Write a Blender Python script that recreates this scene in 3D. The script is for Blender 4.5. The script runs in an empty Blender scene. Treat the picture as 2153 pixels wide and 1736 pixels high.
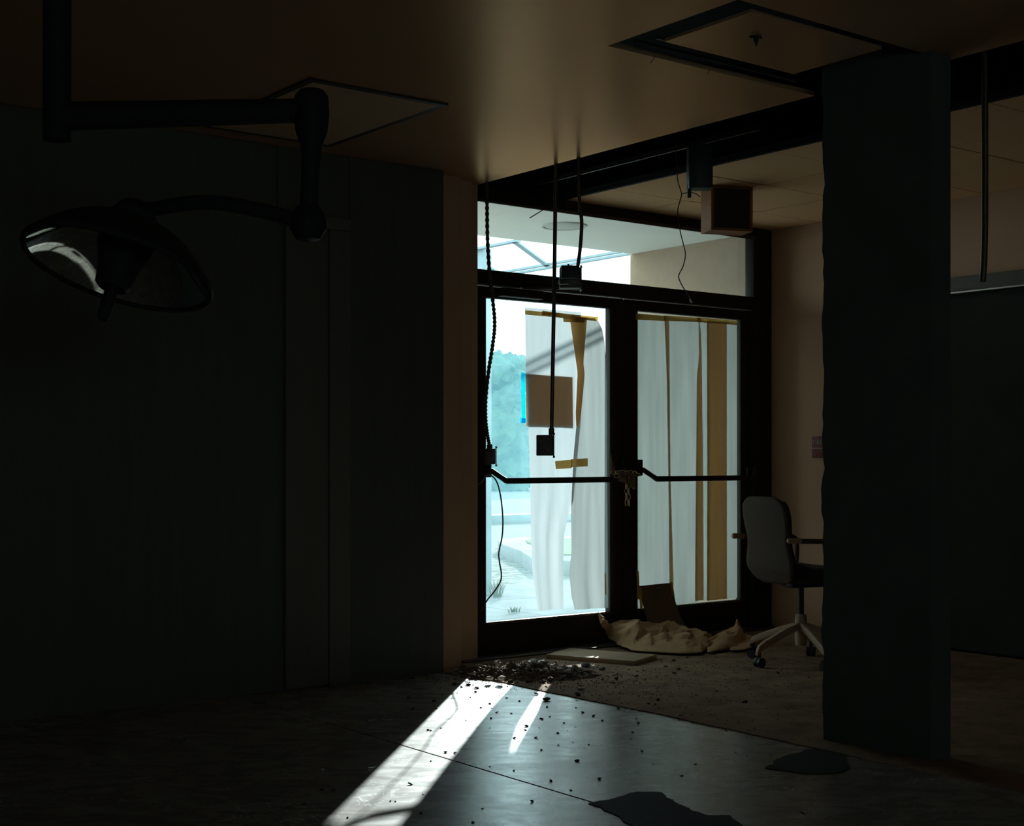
import bpy, bmesh, math, random
from mathutils import Vector, Matrix, noise

S = bpy.context.scene
COL = S.collection
R = math.radians
random.seed(7)

# ------------------------------------------------------------------ camera
CAM_H, FPX, W, H, CX, HY = 1.15, 2921.0, 2153.0, 1736.0, 1076.5, 962.0
ANG = math.atan2(3799.0, 2921.0)                 # camera axis to the door front's direction
FWD = Vector((math.cos(ANG), math.sin(ANG), 0))
RGT = Vector((math.sin(ANG), -math.cos(ANG), 0))
cam = bpy.data.cameras.new('camera')
cam.sensor_fit = 'HORIZONTAL'; cam.sensor_width = 36.0
cam.lens = 36.0 * FPX / W
cam.shift_y = (HY - H / 2) / W
cam.clip_start = 0.05; cam.clip_end = 500
camo = bpy.data.objects.new('camera', cam)
camo.location = (0, 0, CAM_H)
camo.rotation_euler = (R(90), 0, -(R(90) - ANG))
COL.objects.link(camo)
S.camera = camo

# ------------------------------------------------------------------ sky, sun, exposure
world = bpy.data.worlds.new('world'); S.world = world
world.use_nodes = True
bgn = world.node_tree.nodes['Background']
bgn.inputs['Color'].default_value = (0.78, 0.97, 1.0, 1)
bgn.inputs['Strength'].default_value = 1.9
SUN_EL, SUN_AZ = R(16.2), R(45.5)                # from the south-east corner of the forecourt
sd = bpy.data.lights.new('sun', 'SUN')
sd.energy = 8.0; sd.color = (0.98, 1.0, 0.98); sd.angle = R(0.6)
sun = bpy.data.objects.new('sun', sd)
sdir = Vector((math.cos(SUN_EL) * math.cos(SUN_AZ), math.cos(SUN_EL) * math.sin(SUN_AZ), math.sin(SUN_EL)))
sun.rotation_euler = sdir.to_track_quat('Z', 'Y').to_euler()
sun.location = (12, 14, 6)
COL.objects.link(sun)
S.view_settings.view_transform = 'Standard'
S.view_settings.look = 'None'
S.view_settings.gamma = 1.0
S.view_settings.use_curve_mapping = False
S.view_settings.exposure = 0.9
cy = S.cycles
cy.max_bounces = 14; cy.diffuse_bounces = 8; cy.glossy_bounces = 6
cy.transmission_bounces = 8; cy.transparent_max_bounces = 40; cy.volume_bounces = 1
cy.caustics_reflective = False; cy.caustics_refractive = False
cy.sample_clamp_indirect = 6.0
cy.use_denoising = True

# ------------------------------------------------------------------ geometry of the place
YF = 6.41            # plane of the glazed front
XR = 7.10            # right wall of the entry
ZC = 2.685           # ceiling height
XS0, XS1 = 4.61, 5.28   # the slot where a partition was torn out of the ceiling
XE = 4.30            # where the dusty entry floor ends

def ray(px, py):
    return FWD + RGT * ((px - CX) / FPX) + Vector((0, 0, (HY - py) / FPX))
def onY(px, py, Y=YF):
    d = ray(px, py); s = Y / d.y
    return Vector((0, 0, CAM_H)) + d * s
def onX(px, py, X):
    d = ray(px, py); s = X / d.x
    return Vector((0, 0, CAM_H)) + d * s
def onZ(px, py, Z=0.0):
    d = ray(px, py); s = (Z - CAM_H) / d.z
    return Vector((0, 0, CAM_H)) + d * s
def atD(px, py, D):
    return Vector((0, 0, CAM_H)) + ray(px, py) * D

# ------------------------------------------------------------------ materials
def new_mat(name):
    m = bpy.data.materials.new(name); m.use_nodes = True
    nt = m.node_tree
    for n in list(nt.nodes): nt.nodes.remove(n)
    out = nt.nodes.new('ShaderNodeOutputMaterial')
    return m, nt, out
def nd(nt, t, **kw):
    n = nt.nodes.new(t)
    for k, v in kw.items(): setattr(n, k, v)
    return n
def noise_col(nt, c1, c2, scale, detail=4, stretch=None, rough=0.6, lo=0.3, hi=0.7):
    tc = nd(nt, 'ShaderNodeTexCoord'); mp = nd(nt, 'ShaderNodeMapping')
    if stretch: mp.inputs['Scale'].default_value = stretch
    nt.links.new(tc.outputs['Object'], mp.inputs['Vector'])
    nz = nd(nt, 'ShaderNodeTexNoise'); nz.inputs['Scale'].default_value = scale
    nz.inputs['Detail'].default_value = detail; nz.inputs['Roughness'].default_value = rough
    nt.links.new(mp.outputs['Vector'], nz.inputs['Vector'])
    rp = nd(nt, 'ShaderNodeValToRGB')
    rp.color_ramp.elements[0].position = lo; rp.color_ramp.elements[1].position = hi
    rp.color_ramp.elements[0].color = (*c1, 1); rp.color_ramp.elements[1].color = (*c2, 1)
    nt.links.new(nz.outputs['Fac'], rp.inputs['Fac'])
    return nz, rp, mp
def pbr(name, c1, c2=None, rough=0.7, metal=0.0, scale=8.0, stretch=None, bump=0.0, spec=0.4, detail=4, tint=None):
    m, nt, out = new_mat(name)
    b = nd(nt, 'ShaderNodeBsdfPrincipled')
    b.inputs['Roughness'].default_value = rough; b.inputs['Metallic'].default_value = metal
    b.inputs['Specular IOR Level'].default_value = spec
    if tint: b.inputs['Specular Tint'].default_value = (*tint, 1)
    nz, rp, mp = noise_col(nt, c1, c2 or tuple(min(1, x * 1.25) for x in c1), scale, detail, stretch)
    nt.links.new(rp.outputs['Color'], b.inputs['Base Color'])
    if bump:
        bp = nd(nt, 'ShaderNodeBump'); bp.inputs['Strength'].default_value = bump; bp.inputs['Distance'].default_value = 0.01
        nt.links.new(nz.outputs['Fac'], bp.inputs['Height']); nt.links.new(bp.outputs['Normal'], b.inputs['Normal'])
    nt.links.new(b.outputs['BSDF'], out.inputs['Surface'])
    return m
def paper_mat(name, cd, ct, fac, scale=14, stretch=(1, 1, 0.06), var=0.8):
    m, nt, out = new_mat(name)
    nz, rp, mp = noise_col(nt, tuple(x * var for x in ct), ct, scale, 6, stretch)
    d = nd(nt, 'ShaderNodeBsdfDiffuse'); d.inputs['Color'].default_value = (*cd, 1)
    t = nd(nt, 'ShaderNodeBsdfTranslucent'); nt.links.new(rp.outputs['Color'], t.inputs['Color'])
    mx = nd(nt, 'ShaderNodeMixShader'); mx.inputs[0].default_value = fac
    nt.links.new(d.outputs[0], mx.inputs[1]); nt.links.new(t.outputs[0], mx.inputs[2])
    nt.links.new(mx.outputs[0], out.inputs['Surface'])
    return m
def glass_mat(name, dust, dustcol=(0.75, 0.95, 1.0), tint=(0.93, 0.98, 0.98)):
    m, nt, out = new_mat(name)
    tr = nd(nt, 'ShaderNodeBsdfTransparent'); tr.inputs['Color'].default_value = (*tint, 1)
    gl = nd(nt, 'ShaderNodeBsdfGlossy'); gl.inputs['Roughness'].default_value = 0.03
    lw = nd(nt, 'ShaderNodeFresnel'); lw.inputs['IOR'].default_value = 1.3
    mx = nd(nt, 'ShaderNodeMixShader')
    nt.links.new(lw.outputs[0], mx.inputs[0]); nt.links.new(tr.outputs[0], mx.inputs[1]); nt.links.new(gl.outputs[0], mx.inputs[2])
    tl = nd(nt, 'ShaderNodeBsdfTranslucent'); tl.inputs['Color'].default_value = (*dustcol, 1)
    nz, rp, mp = noise_col(nt, (dust * 0.55,) * 3, (dust * 1.4,) * 3, 3.5, 8, (1, 1, 0.55))
    m2 = nd(nt, 'ShaderNodeMixShader')
    nt.links.new(rp.outputs['Color'], m2.inputs[0]); nt.links.new(mx.outputs[0], m2.inputs[1]); nt.links.new(tl.outputs[0], m2.inputs[2])
    nt.links.new(m2.outputs[0], out.inputs['Surface'])
    return m
def floor_mat():
    m, nt, out = new_mat('sealed_concrete')
    b = nd(nt, 'ShaderNodeBsdfPrincipled')
    tc = nd(nt, 'ShaderNodeTexCoord')
    n1 = nd(nt, 'ShaderNodeTexNoise'); n1.inputs['Scale'].default_value = 2.2; n1.inputs['Detail'].default_value = 8; n1.inputs['Roughness'].default_value = 0.65
    n1.inputs['Distortion'].default_value = 0.8
    mr0 = nd(nt, 'ShaderNodeMapping'); mr0.inputs['Rotation'].default_value = (0, 0, R(37.6))
    mp = nd(nt, 'ShaderNodeMapping'); mp.inputs['Scale'].default_value = (0.8, 1.5, 1)   # trowel marks run across the room
    n2 = nd(nt, 'ShaderNodeTexNoise'); n2.inputs['Scale'].default_value = 5; n2.inputs['Detail'].default_value = 9; n2.inputs['Distortion'].default_value = 1.6
    nt.links.new(tc.outputs['Object'], n1.inputs['Vector']); nt.links.new(tc.outputs['Object'], mr0.inputs['Vector']); nt.links.new(mr0.outputs['Vector'], mp.inputs['Vector']); nt.links.new(mp.outputs['Vector'], n2.inputs['Vector'])
    r1 = nd(nt, 'ShaderNodeValToRGB'); r1.color_ramp.elements[0].position = 0.3; r1.color_ramp.elements[1].position = 0.72
    r1.color_ramp.elements[0].color = (0.20, 0.170, 0.138, 1); r1.color_ramp.elements[1].color = (0.31, 0.272, 0.228, 1)
    nt.links.new(n1.outputs['Fac'], r1.inputs['Fac'])
    r2 = nd(nt, 'ShaderNodeValToRGB'); r2.color_ramp.elements[0].position = 0.56; r2.color_ramp.elements[1].position = 0.70
    r2.color_ramp.elements[0].color = (0, 0, 0, 1); r2.color_ramp.elements[1].color = (1, 1, 1, 1)
    nt.links.new(n2.outputs['Fac'], r2.inputs['Fac'])
    mx = nd(nt, 'ShaderNodeMixRGB'); mx.inputs['Color2'].default_value = (0.44, 0.44, 0.42, 1)
    sc = nd(nt, 'ShaderNodeMath', operation='MULTIPLY'); sc.inputs[1].default_value = 0.55
    nt.links.new(r2.outputs['Color'], sc.inputs[0]); nt.links.new(sc.outputs[0], mx.inputs['Fac'])
    nt.links.new(r1.outputs['Color'], mx.inputs['Color1'])
    n3 = nd(nt, 'ShaderNodeTexNoise'); n3.inputs['Scale'].default_value = 7; n3.inputs['Detail'].default_value = 2; n3.inputs['Distortion'].default_value = 2.5
    nt.links.new(tc.outputs['Object'], n3.inputs['Vector'])
    r3 = nd(nt, 'ShaderNodeValToRGB'); cr = r3.color_ramp
    cr.elements[0].position = 0.482; cr.elements[0].color = (0, 0, 0, 1); cr.elements[1].position = 0.518; cr.elements[1].color = (0, 0, 0, 1)
    el = cr.elements.new(0.5); el.color = (1, 1, 1, 1)
    nt.links.new(n3.outputs['Fac'], r3.inputs['Fac'])
    n4 = nd(nt, 'ShaderNodeTexNoise'); n4.inputs['Scale'].default_value = 3.1; n4.inputs['Detail'].default_value = 5
    nt.links.new(tc.outputs['Object'], n4.inputs['Vector'])
    r4 = nd(nt, 'ShaderNodeValToRGB'); r4.color_ramp.elements[0].position = 0.44; r4.color_ramp.elements[1].position = 0.6
    nt.links.new(n4.outputs['Fac'], r4.inputs['Fac'])
    ml = nd(nt, 'ShaderNodeMath', operation='MULTIPLY'); nt.links.new(r3.outputs['Color'], ml.inputs[0]); nt.links.new(r4.outputs['Color'], ml.inputs[1])
    ml2 = nd(nt, 'ShaderNodeMath', operation='MULTIPLY'); ml2.inputs[1].default_value = 1.0; nt.links.new(ml.outputs[0], ml2.inputs[0])
    mx2 = nd(nt, 'ShaderNodeMixRGB'); mx2.inputs['Color2'].default_value = (0.85, 0.88, 0.86, 1)
    nt.links.new(ml2.outputs[0], mx2.inputs['Fac']); nt.links.new(mx.outputs['Color'], mx2.inputs['Color1'])
    nt.links.new(mx2.outputs['Color'], b.inputs['Base Color'])
    mr = nd(nt, 'ShaderNodeMapRange'); mr.inputs['From Min'].default_value = 0.3; mr.inputs['From Max'].default_value = 0.7
    mr.inputs['To Min'].default_value = 0.34; mr.inputs['To Max'].default_value = 0.38
    nt.links.new(n2.outputs['Fac'], mr.inputs['Value']); nt.links.new(mr.outputs[0], b.inputs['Roughness'])
    b.inputs['Specular IOR Level'].default_value = 0.2
    b.inputs['Coat Weight'].default_value = 0.5
    mc = nd(nt, 'ShaderNodeMapRange'); mc.inputs['From Min'].default_value = 0.36; mc.inputs['From Max'].default_value = 0.64
    mc.inputs['To Min'].default_value = 0.22; mc.inputs['To Max'].default_value = 0.34
    nt.links.new(n2.outputs['Fac'], mc.inputs['Value']); nt.links.new(mc.outputs[0], b.inputs['Coat Roughness'])
    nt.links.new(b.outputs['BSDF'], out.inputs['Surface'])
    return m

def gloss_paint(name, c1, c2, gloss, rough, ior):
    """aged yellowed gloss paint: warm diffuse under a warm clear sheen"""
    m, nt, out = new_mat(name)
    nz, rp, mp = noise_col(nt, c1, c2, 1.3)
    d = nd(nt, 'ShaderNodeBsdfDiffuse'); nt.links.new(rp.outputs['Color'], d.inputs['Color'])
    g = nd(nt, 'ShaderNodeBsdfGlossy'); g.inputs['Color'].default_value = (*gloss, 1); g.inputs['Roughness'].default_value = rough
    f = nd(nt, 'ShaderNodeFresnel'); f.inputs['IOR'].default_value = ior
    mx = nd(nt, 'ShaderNodeMixShader')
    nt.links.new(f.outputs[0], mx.inputs[0]); nt.links.new(d.outputs[0], mx.inputs[1]); nt.links.new(g.outputs[0], mx.inputs[2])
    nt.links.new(mx.outputs[0], out.inputs['Surface'])
    return m

M = {}
M['concrete'] = floor_mat()
M['dirt'] = pbr('dusty_floor', (0.17, 0.11, 0.07), (0.38, 0.25, 0.16), 0.95, scale=6, detail=10, bump=0.4, spec=0.06)
M['ceil'] = gloss_paint('ceiling_paint', (0.46, 0.29, 0.17), (0.51, 0.32, 0.19), (0.88, 0.49, 0.26), 0.29, 1.6)
M['tile'] = pbr('ceiling_tile_board', (0.90, 0.54, 0.28), (0.93, 0.57, 0.30), 0.95, scale=60, bump=0.15, spec=0.1)
M['wall'] = pbr('tan_wall_paint', (0.52, 0.32, 0.19), (0.58, 0.36, 0.215), 0.8, scale=2.0, spec=0.25)
M['shaded_wall'] = pbr('shaded_wall_face', (0.085, 0.088, 0.072), (0.10, 0.103, 0.085), 0.75, scale=3, stretch=(6, 6, 0.3))  # the unlit wall's shade is put into this dark colour
M['shaded_wall2'] = pbr('dark_door_panel', (0.125, 0.110, 0.090), (0.14, 0.123, 0.10), 0.7, scale=3, stretch=(6, 6, 0.3))
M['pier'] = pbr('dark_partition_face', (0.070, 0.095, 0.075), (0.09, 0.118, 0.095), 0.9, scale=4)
M['plenum'] = pbr('plenum_dark', (0.012, 0.013, 0.012), (0.02, 0.02, 0.018), 0.9, scale=5)  # near-black, for the ceiling void, backings and rails
M['frame'] = pbr('dark_bronze_aluminium', (0.024, 0.017, 0.013), (0.032, 0.023, 0.017), 0.6, 0.0, scale=20, spec=0.2)
M['black'] = pbr('black_plastic', (0.012, 0.012, 0.012), (0.02, 0.02, 0.02), 0.5, scale=20)
M['box'] = pbr('galvanised_box', (0.07, 0.06, 0.05), (0.10, 0.085, 0.07), 0.5, 0.6, scale=30)
M['conduit'] = pbr('steel_conduit', (0.10, 0.075, 0.055), (0.14, 0.105, 0.08), 0.45, 0.7, scale=30)
M['bright_metal'] = pbr('bright_metal', (0.5, 0.46, 0.40), (0.6, 0.56, 0.5), 0.35, 0.9, scale=30)
M['brass'] = pbr('brass_chain', (0.45, 0.33, 0.17), (0.55, 0.42, 0.24), 0.35, 0.9, scale=30)
M['white_paper'] = paper_mat('window_paper', (0.60, 0.60, 0.58), (0.73, 0.70, 0.63), 0.50, scale=26, var=0.72)
M['kraft_win'] = paper_mat('brown_window_paper', (0.30, 0.18, 0.09), (0.40, 0.20, 0.08), 0.30)
M['dimmed_paper'] = paper_mat('dimmed_window_paper', (0.60, 0.60, 0.58), (0.50, 0.54, 0.555), 0.42, scale=24, var=0.86)  # copy of the window paper, transmission cut to dim it in the sun
M['dimmer_paper'] = paper_mat('dimmer_window_paper', (0.60, 0.60, 0.56), (0.38, 0.405, 0.395), 0.36, scale=24, var=0.84)  # second copy of the window paper, dimmed further against the sun
M['unseen'] = pbr('off_white_wall_paint', (0.66, 0.66, 0.60), (0.72, 0.72, 0.66), 0.8, scale=2)
M['matte_black'] = pbr('matte_black_door', (0.05, 0.055, 0.045), (0.06, 0.066, 0.055), 0.95, scale=4, spec=0.05)
M['overlap_tone'] = paper_mat('overlap_tone_paper', (0.45, 0.30, 0.15), (0.85, 0.42, 0.14), 0.45)  # brown of light dimmed by lapped papers, put into the colour
M['tape'] = paper_mat('masking_tape', (0.60, 0.45, 0.22), (0.90, 0.70, 0.36), 0.60, scale=40, stretch=(1, 1, 1))
M['bluetape'] = paper_mat('blue_tape', (0.02, 0.40, 0.65), (0.03, 0.80, 1.0), 0.7, scale=40, stretch=(1, 1, 1))
M['kraft'] = pbr('kraft_paper', (0.50, 0.31, 0.165), (0.58, 0.37, 0.20), 0.85, scale=18, spec=0.2)
M['card'] = pbr('brown_cardboard', (0.20, 0.13, 0.08), (0.25, 0.165, 0.10), 0.9, scale=10)
M['board'] = pbr('fibreboard', (0.38, 0.25, 0.15), (0.46, 0.31, 0.19), 0.75, scale=12)
M['chunk_pale'] = pbr('plaster_pale', (0.50, 0.47, 0.40), (0.66, 0.62, 0.54), 0.9, scale=30)
M['chunk_brown'] = pbr('rubble_brown', (0.11, 0.075, 0.05), (0.2, 0.14, 0.09), 0.95, scale=30)
M['chunk_dark'] = pbr('rubble_dark', (0.035, 0.03, 0.026), (0.07, 0.055, 0.045), 0.9, scale=30)
M['shard'] = pbr('glass_shard', (0.45, 0.52, 0.52), (0.6, 0.66, 0.66), 0.08, 0.0, scale=10, spec=0.9)
M['stain'] = pbr('black_adhesive', (0.010, 0.012, 0.012), (0.018, 0.020, 0.020), 0.75, scale=12, spec=0.15)
M['chair_shell'] = pbr('charcoal_plastic', (0.090, 0.066, 0.052), (0.105, 0.078, 0.062), 0.9, scale=40, spec=0.15)
M['chair_seat'] = pbr('black_upholstery', (0.022, 0.022, 0.022), (0.03, 0.03, 0.03), 0.85, scale=80)
M['chair_base'] = pbr('beige_plastic', (0.44, 0.29, 0.18), (0.50, 0.33, 0.21), 0.6, scale=20)
M['wood'] = pbr('stained_wood', (0.34, 0.14, 0.055), (0.40, 0.175, 0.075), 0.7, scale=6, stretch=(1, 1, 8))
M['wood_dark'] = pbr('dark_fabric_front', (0.05, 0.045, 0.04), (0.065, 0.058, 0.05), 0.85, scale=60)
M['red'] = pbr('red_enamel', (0.16, 0.02, 0.015), (0.2, 0.03, 0.02), 0.5, scale=20)
M['letter'] = pbr('pale_lettering', (0.45, 0.38, 0.33), (0.5, 0.42, 0.36), 0.6, scale=20)
M['lamp_body'] = pbr('lamp_black_enamel', (0.012, 0.015, 0.012), (0.016, 0.02, 0.016), 0.6, scale=20, spec=0.12)
M['mirror'] = pbr('lamp_reflector', (0.62, 0.70, 0.68), (0.66, 0.74, 0.72), 0.04, 1.0, scale=20)
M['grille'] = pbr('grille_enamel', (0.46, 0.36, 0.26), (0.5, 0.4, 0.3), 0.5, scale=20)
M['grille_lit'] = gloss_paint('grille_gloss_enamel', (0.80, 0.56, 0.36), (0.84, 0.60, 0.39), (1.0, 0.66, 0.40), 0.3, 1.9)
M['glass'] = glass_mat('dusty_door_glass', 0.036, (0.5, 0.92, 1.0))
M['glass_t'] = glass_mat('dusty_transom_glass', 0.02)
M['cord'] = pbr('brown_cord', (0.10, 0.045, 0.025), (0.13, 0.06, 0.035), 0.6, scale=20)
# outside
M['soffit'] = pbr('white_soffit', (0.80, 0.83, 0.76), (0.84, 0.87, 0.80), 0.85, scale=2)
M['lens'] = pbr('light_lens', (0.50, 0.53, 0.50), (0.54, 0.57, 0.54), 0.7, scale=5)
M['outwall'] = pbr('rendered_wall', (0.33, 0.235, 0.15), (0.38, 0.27, 0.18), 0.9, scale=14, bump=0.2)
M['truss'] = pbr('blue_grey_steel', (0.24, 0.34, 0.38), (0.28, 0.38, 0.42), 0.6, scale=10)
M['slab'] = pbr('pale_paving', (0.17, 0.185, 0.195), (0.23, 0.245, 0.255), 0.9, scale=3, detail=8, spec=0.0)
M['pale_slab'] = pbr('entrance_slab', (0.32, 0.33, 0.32), (0.38, 0.39, 0.38), 0.9, scale=3, detail=8, spec=0.0)
M['gravel'] = pbr('gravel', (0.07, 0.075, 0.07), (0.30, 0.305, 0.295), 0.95, scale=9, detail=10, bump=0.6, spec=0.0)
M['road'] = pbr('pale_road', (0.17, 0.185, 0.195), (0.21, 0.225, 0.235), 0.9, scale=1, stretch=(0.3, 3, 1), spec=0.0)
M['kerb'] = pbr('kerb_concrete', (0.22, 0.23, 0.235), (0.27, 0.28, 0.285), 0.9, scale=4, spec=0.0)
M['grass'] = pbr('dry_grass', (0.13, 0.145, 0.105), (0.19, 0.20, 0.15), 0.95, scale=12, detail=8, spec=0.0)
M['leaf'] = pbr('tree_leaf', (0.03, 0.065, 0.045), (0.075, 0.125, 0.08), 0.9, scale=4, detail=12, bump=1.0, spec=0.0)
M['bark'] = pbr('tree_bark', (0.06, 0.05, 0.04), (0.1, 0.08, 0.06), 0.9, scale=5)
m, nt, out = new_mat('haze')
vs = nd(nt, 'ShaderNodeVolumeScatter'); vs.inputs['Color'].default_value = (0.30, 0.80, 1.0, 1)
vs.inputs['Density'].default_value = 0.006; vs.inputs['Anisotropy'].default_value = 0.2
nt.links.new(vs.outputs[0], out.inputs['Volume']); M['haze'] = m

# ------------------------------------------------------------------ mesh helpers
def tag(o, label=None, cat=None, group=None, kind=None):
    if label: o['label'] = label
    if cat: o['category'] = cat
    if group: o['group'] = group
    if kind: o['kind'] = kind
    return o
def empty(name, loc=(0, 0, 0), rz=0.0):
    o = bpy.data.objects.new(name, None); o.location = loc; o.rotation_euler = (0, 0, rz)
    o.empty_display_size = 0.1
    COL.objects.link(o); return o
class MB:
    def __init__(s): s.v = []; s.f = []
    def add(s, vs, fs):
        b = len(s.v); s.v += [Vector(p) for p in vs]; s.f += [tuple(i + b for i in f) for f in fs]; return s
    def box(s, x0, x1, y0, y1, z0, z1):
        x0, x1 = min(x0, x1), max(x0, x1); y0, y1 = min(y0, y1), max(y0, y1); z0, z1 = min(z0, z1), max(z0, z1)
        return s.add([(x0, y0, z0), (x1, y0, z0), (x1, y1, z0), (x0, y1, z0), (x0, y0, z1), (x1, y0, z1), (x1, y1, z1), (x0, y1, z1)],
                     [(0, 3, 2, 1), (4, 5, 6, 7), (0, 1, 5, 4), (1, 2, 6, 5), (2, 3, 7, 6), (3, 0, 4, 7)])
    def obox(s, c, ax, ay, az, hx, hy, hz):
        c = Vector(c); ax, ay, az = Vector(ax) * hx, Vector(ay) * hy, Vector(az) * hz
        P = [c + ax * i + ay * j + az * k for k in (-1, 1) for (i, j) in ((-1, -1), (1, -1), (1, 1), (-1, 1))]
        return s.add(P, [(0, 3, 2, 1), (4, 5, 6, 7), (0, 1, 5, 4), (1, 2, 6, 5), (2, 3, 7, 6), (3, 0, 4, 7)])
    def beam(s, a, b, w, h, up=(0, 0, 1)):
        a, b = Vector(a), Vector(b); d = (b - a); L = d.length; d.normalize()
        u = Vector(up); x = d.cross(u)
        if x.length < 1e-4: x = d.cross(Vector((1, 0, 0)))
        x.normalize(); z = x.cross(d).normalized()
        return s.obox((a + b) / 2, x, d, z, w / 2, L / 2, h / 2)
    def tube(s, pts, r, n=10, caps=True):
        pts = [Vector(p) for p in pts]
        rs = r if isinstance(r, (list, tuple)) else [r] * len(pts)
        rings = []; prev = None
        for i, p in enumerate(pts):
            t = (pts[min(i + 1, len(pts) - 1)] - pts[max(i - 1, 0)]).normalized()
            if prev is None:
                ref = Vector((0, 0, 1)) if abs(t.z) < 0.9 else Vector((1, 0, 0))
                x = t.cross(ref).normalized()
            else:
                x = (prev - t * prev.dot(t)).normalized()
            prev = x; y = t.cross(x)
            rings.append([p + (x * math.cos(2 * math.pi * k / n) + y * math.sin(2 * math.pi * k / n)) * rs[i] for k in range(n)])
        vs = [q for rg in rings for q in rg]; fs = []
        for i in range(len(pts) - 1):
            for k in range(n):
                k2 = (k + 1) % n
                fs.append((i * n + k, i * n + k2, (i + 1) * n + k2, (i + 1) * n + k))
        if caps:
            fs.append(tuple(reversed(range(n)))); fs.append(tuple((len(pts) - 1) * n + k for k in range(n)))
        return s.add(vs, fs)
    def lathe(s, prof, n=32, c=(0, 0, 0), mat=None):
        c = Vector(c); vs = []; fs = []
        for (r, z) in prof:
            for k in range(n):
                a = 2 * math.pi * k / n
                p = Vector((r * math.cos(a), r * math.sin(a), z))
                vs.append((mat @ p if mat else p) + c)
        for i in range(len(prof) - 1):
            for k in range(n):
                k2 = (k + 1) % n
                fs.append((i * n + k, i * n + k2, (i + 1) * n + k2, (i + 1) * n + k))
        return s.add(vs, fs)
    def prism(s, poly, z0, z1):
        n = len(poly)
        vs = [(p[0], p[1], z0) for p in poly] + [(p[0], p[1], z1) for p in poly]
        fs = [tuple(reversed(range(n))), tuple(range(n, 2 * n))] + [(i, (i + 1) % n, (i + 1) % n + n, i + n) for i in range(n)]
        return s.add(vs, fs)
    def torus(s, c, ax, ay, ra, rb, r, n=14, m=6):
        c, ax, ay = Vector(c), Vector(ax), Vector(ay)
        pts = [c + ax * (ra * math.cos(2 * math.pi * k / n)) + ay * (rb * math.sin(2 * math.pi * k / n)) for k in range(n)]
        az = ax.cross(ay).normalized(); vs = []; fs = []
        for k in range(n):
            o = (ax * (ra * math.cos(2 * math.pi * k / n)) + ay * (rb * math.sin(2 * math.pi * k / n))).normalized()
            for j in range(m):
                a = 2 * math.pi * j / m
                vs.append(pts[k] + (o * math.cos(a) + az * math.sin(a)) * r)
        for k in range(n):
            for j in range(m):
                fs.append((k * m + j, ((k + 1) % n) * m + j, ((k + 1) % n) * m + (j + 1) % m, k * m + (j + 1) % m))
        return s.add(vs, fs)
    def grid(s, fn, nu, nv):
        vs = [fn(i / nu, j / nv) for j in range(nv + 1) for i in range(nu + 1)]
        fs = [(j * (nu + 1) + i, j * (nu + 1) + i + 1, (j + 1) * (nu + 1) + i + 1, (j + 1) * (nu + 1) + i) for j in range(nv) for i in range(nu)]
        return s.add(vs, fs)
    def build(s, name, mat, parent=None, bevel=0.0, smooth=False, solid=0.0, local=False, segs=2):
        me = bpy.data.meshes.new(name)
        off = Vector((0, 0, 0))
        if parent is not None and not local:
            q = parent
            while q is not None: off += q.location; q = q.parent
        me.from_pydata([tuple(p - off) for p in s.v], [], s.f)
        bm = bmesh.new(); bm.from_mesh(me)
        bmesh.ops.recalc_face_normals(bm, faces=bm.faces)
        if bevel:
            bmesh.ops.remove_doubles(bm, verts=bm.verts, dist=1e-6)
            es = [e for e in bm.edges if len(e.link_faces) == 2 and e.calc_face_angle(0) > 0.5]
            bmesh.ops.bevel(bm, geom=es, offset=bevel, segments=segs, affect='EDGES', profile=0.5)
        bm.to_mesh(me); bm.free()
        me.materials.append(M[mat])
        if smooth or bevel:
            for p in me.polygons: p.use_smooth = True
            me.set_sharp_from_angle(angle=R(40))
        o = bpy.data.objects.new(name, me); COL.objects.link(o)
        if parent is not None: o.parent = parent
        if solid:
            md = o.modifiers.new('thickness', 'SOLIDIFY'); md.thickness = solid; md.offset = 0
        return o
def box(name, x0, x1, y0, y1, z0, z1, mat, parent=None, bevel=0.0):
    return MB().box(x0, x1, y0, y1, z0, z1).build(name, mat, parent, bevel)
def struct(o): o['kind'] = 'structure'; return o
def lerp(a, b, t): return a + (b - a) * t
def poly_at(pts, y):
    """x of a polyline [(x, y) ...] at height y"""
    if y <= pts[0][1]: return pts[0][0]
    for (xa, ya), (xb, yb) in zip(pts, pts[1:]):
        if y <= yb: return lerp(xa, xb, (y - ya) / (yb - ya))
    return pts[-1][0]
def fbm(p, o=4): return noise.fractal(Vector(p), 0.9, 2.1, o)

# ================================================================== THE SETTING
XL, YB = -3.2, -4.2      # far left wall, wall behind the camera
JX = 3.04                # saw-cut joint in the concrete
flo = empty('floor'); struct(flo)
box('base', XL, XR + 0.3, YB, YF, -0.12, -0.012, 'plenum', flo)
for (xa, xb) in ((XL, -0.62), (-0.612, JX - 0.0055), (JX + 0.0055, XE + 0.25)):
    box('floor_slab', xa, xb, YB, YF + 0.05, -0.05, 0.0, 'concrete', flo)
# dusty entry floor with a ragged old edge, a few millimetres proud of the concrete
edge = []
n = 90
for i in range(n + 1):
    y = lerp(YB, YF + 0.03, i / n)
    w = 0.012 * fbm((0, y * 6, 0.3)) + 0.02 * fbm((3, y * 1.3, 0))
    if y > 5.2: w -= 0.06 * (y - 5.2)
    edge.append((XE + w, y))
poly = [(XR, YB)] + [(XR, YF + 0.03)] + list(reversed(edge))
struct(MB().prism(poly, -0.03, 0.005).build('floor_entry', 'dirt'))

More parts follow.
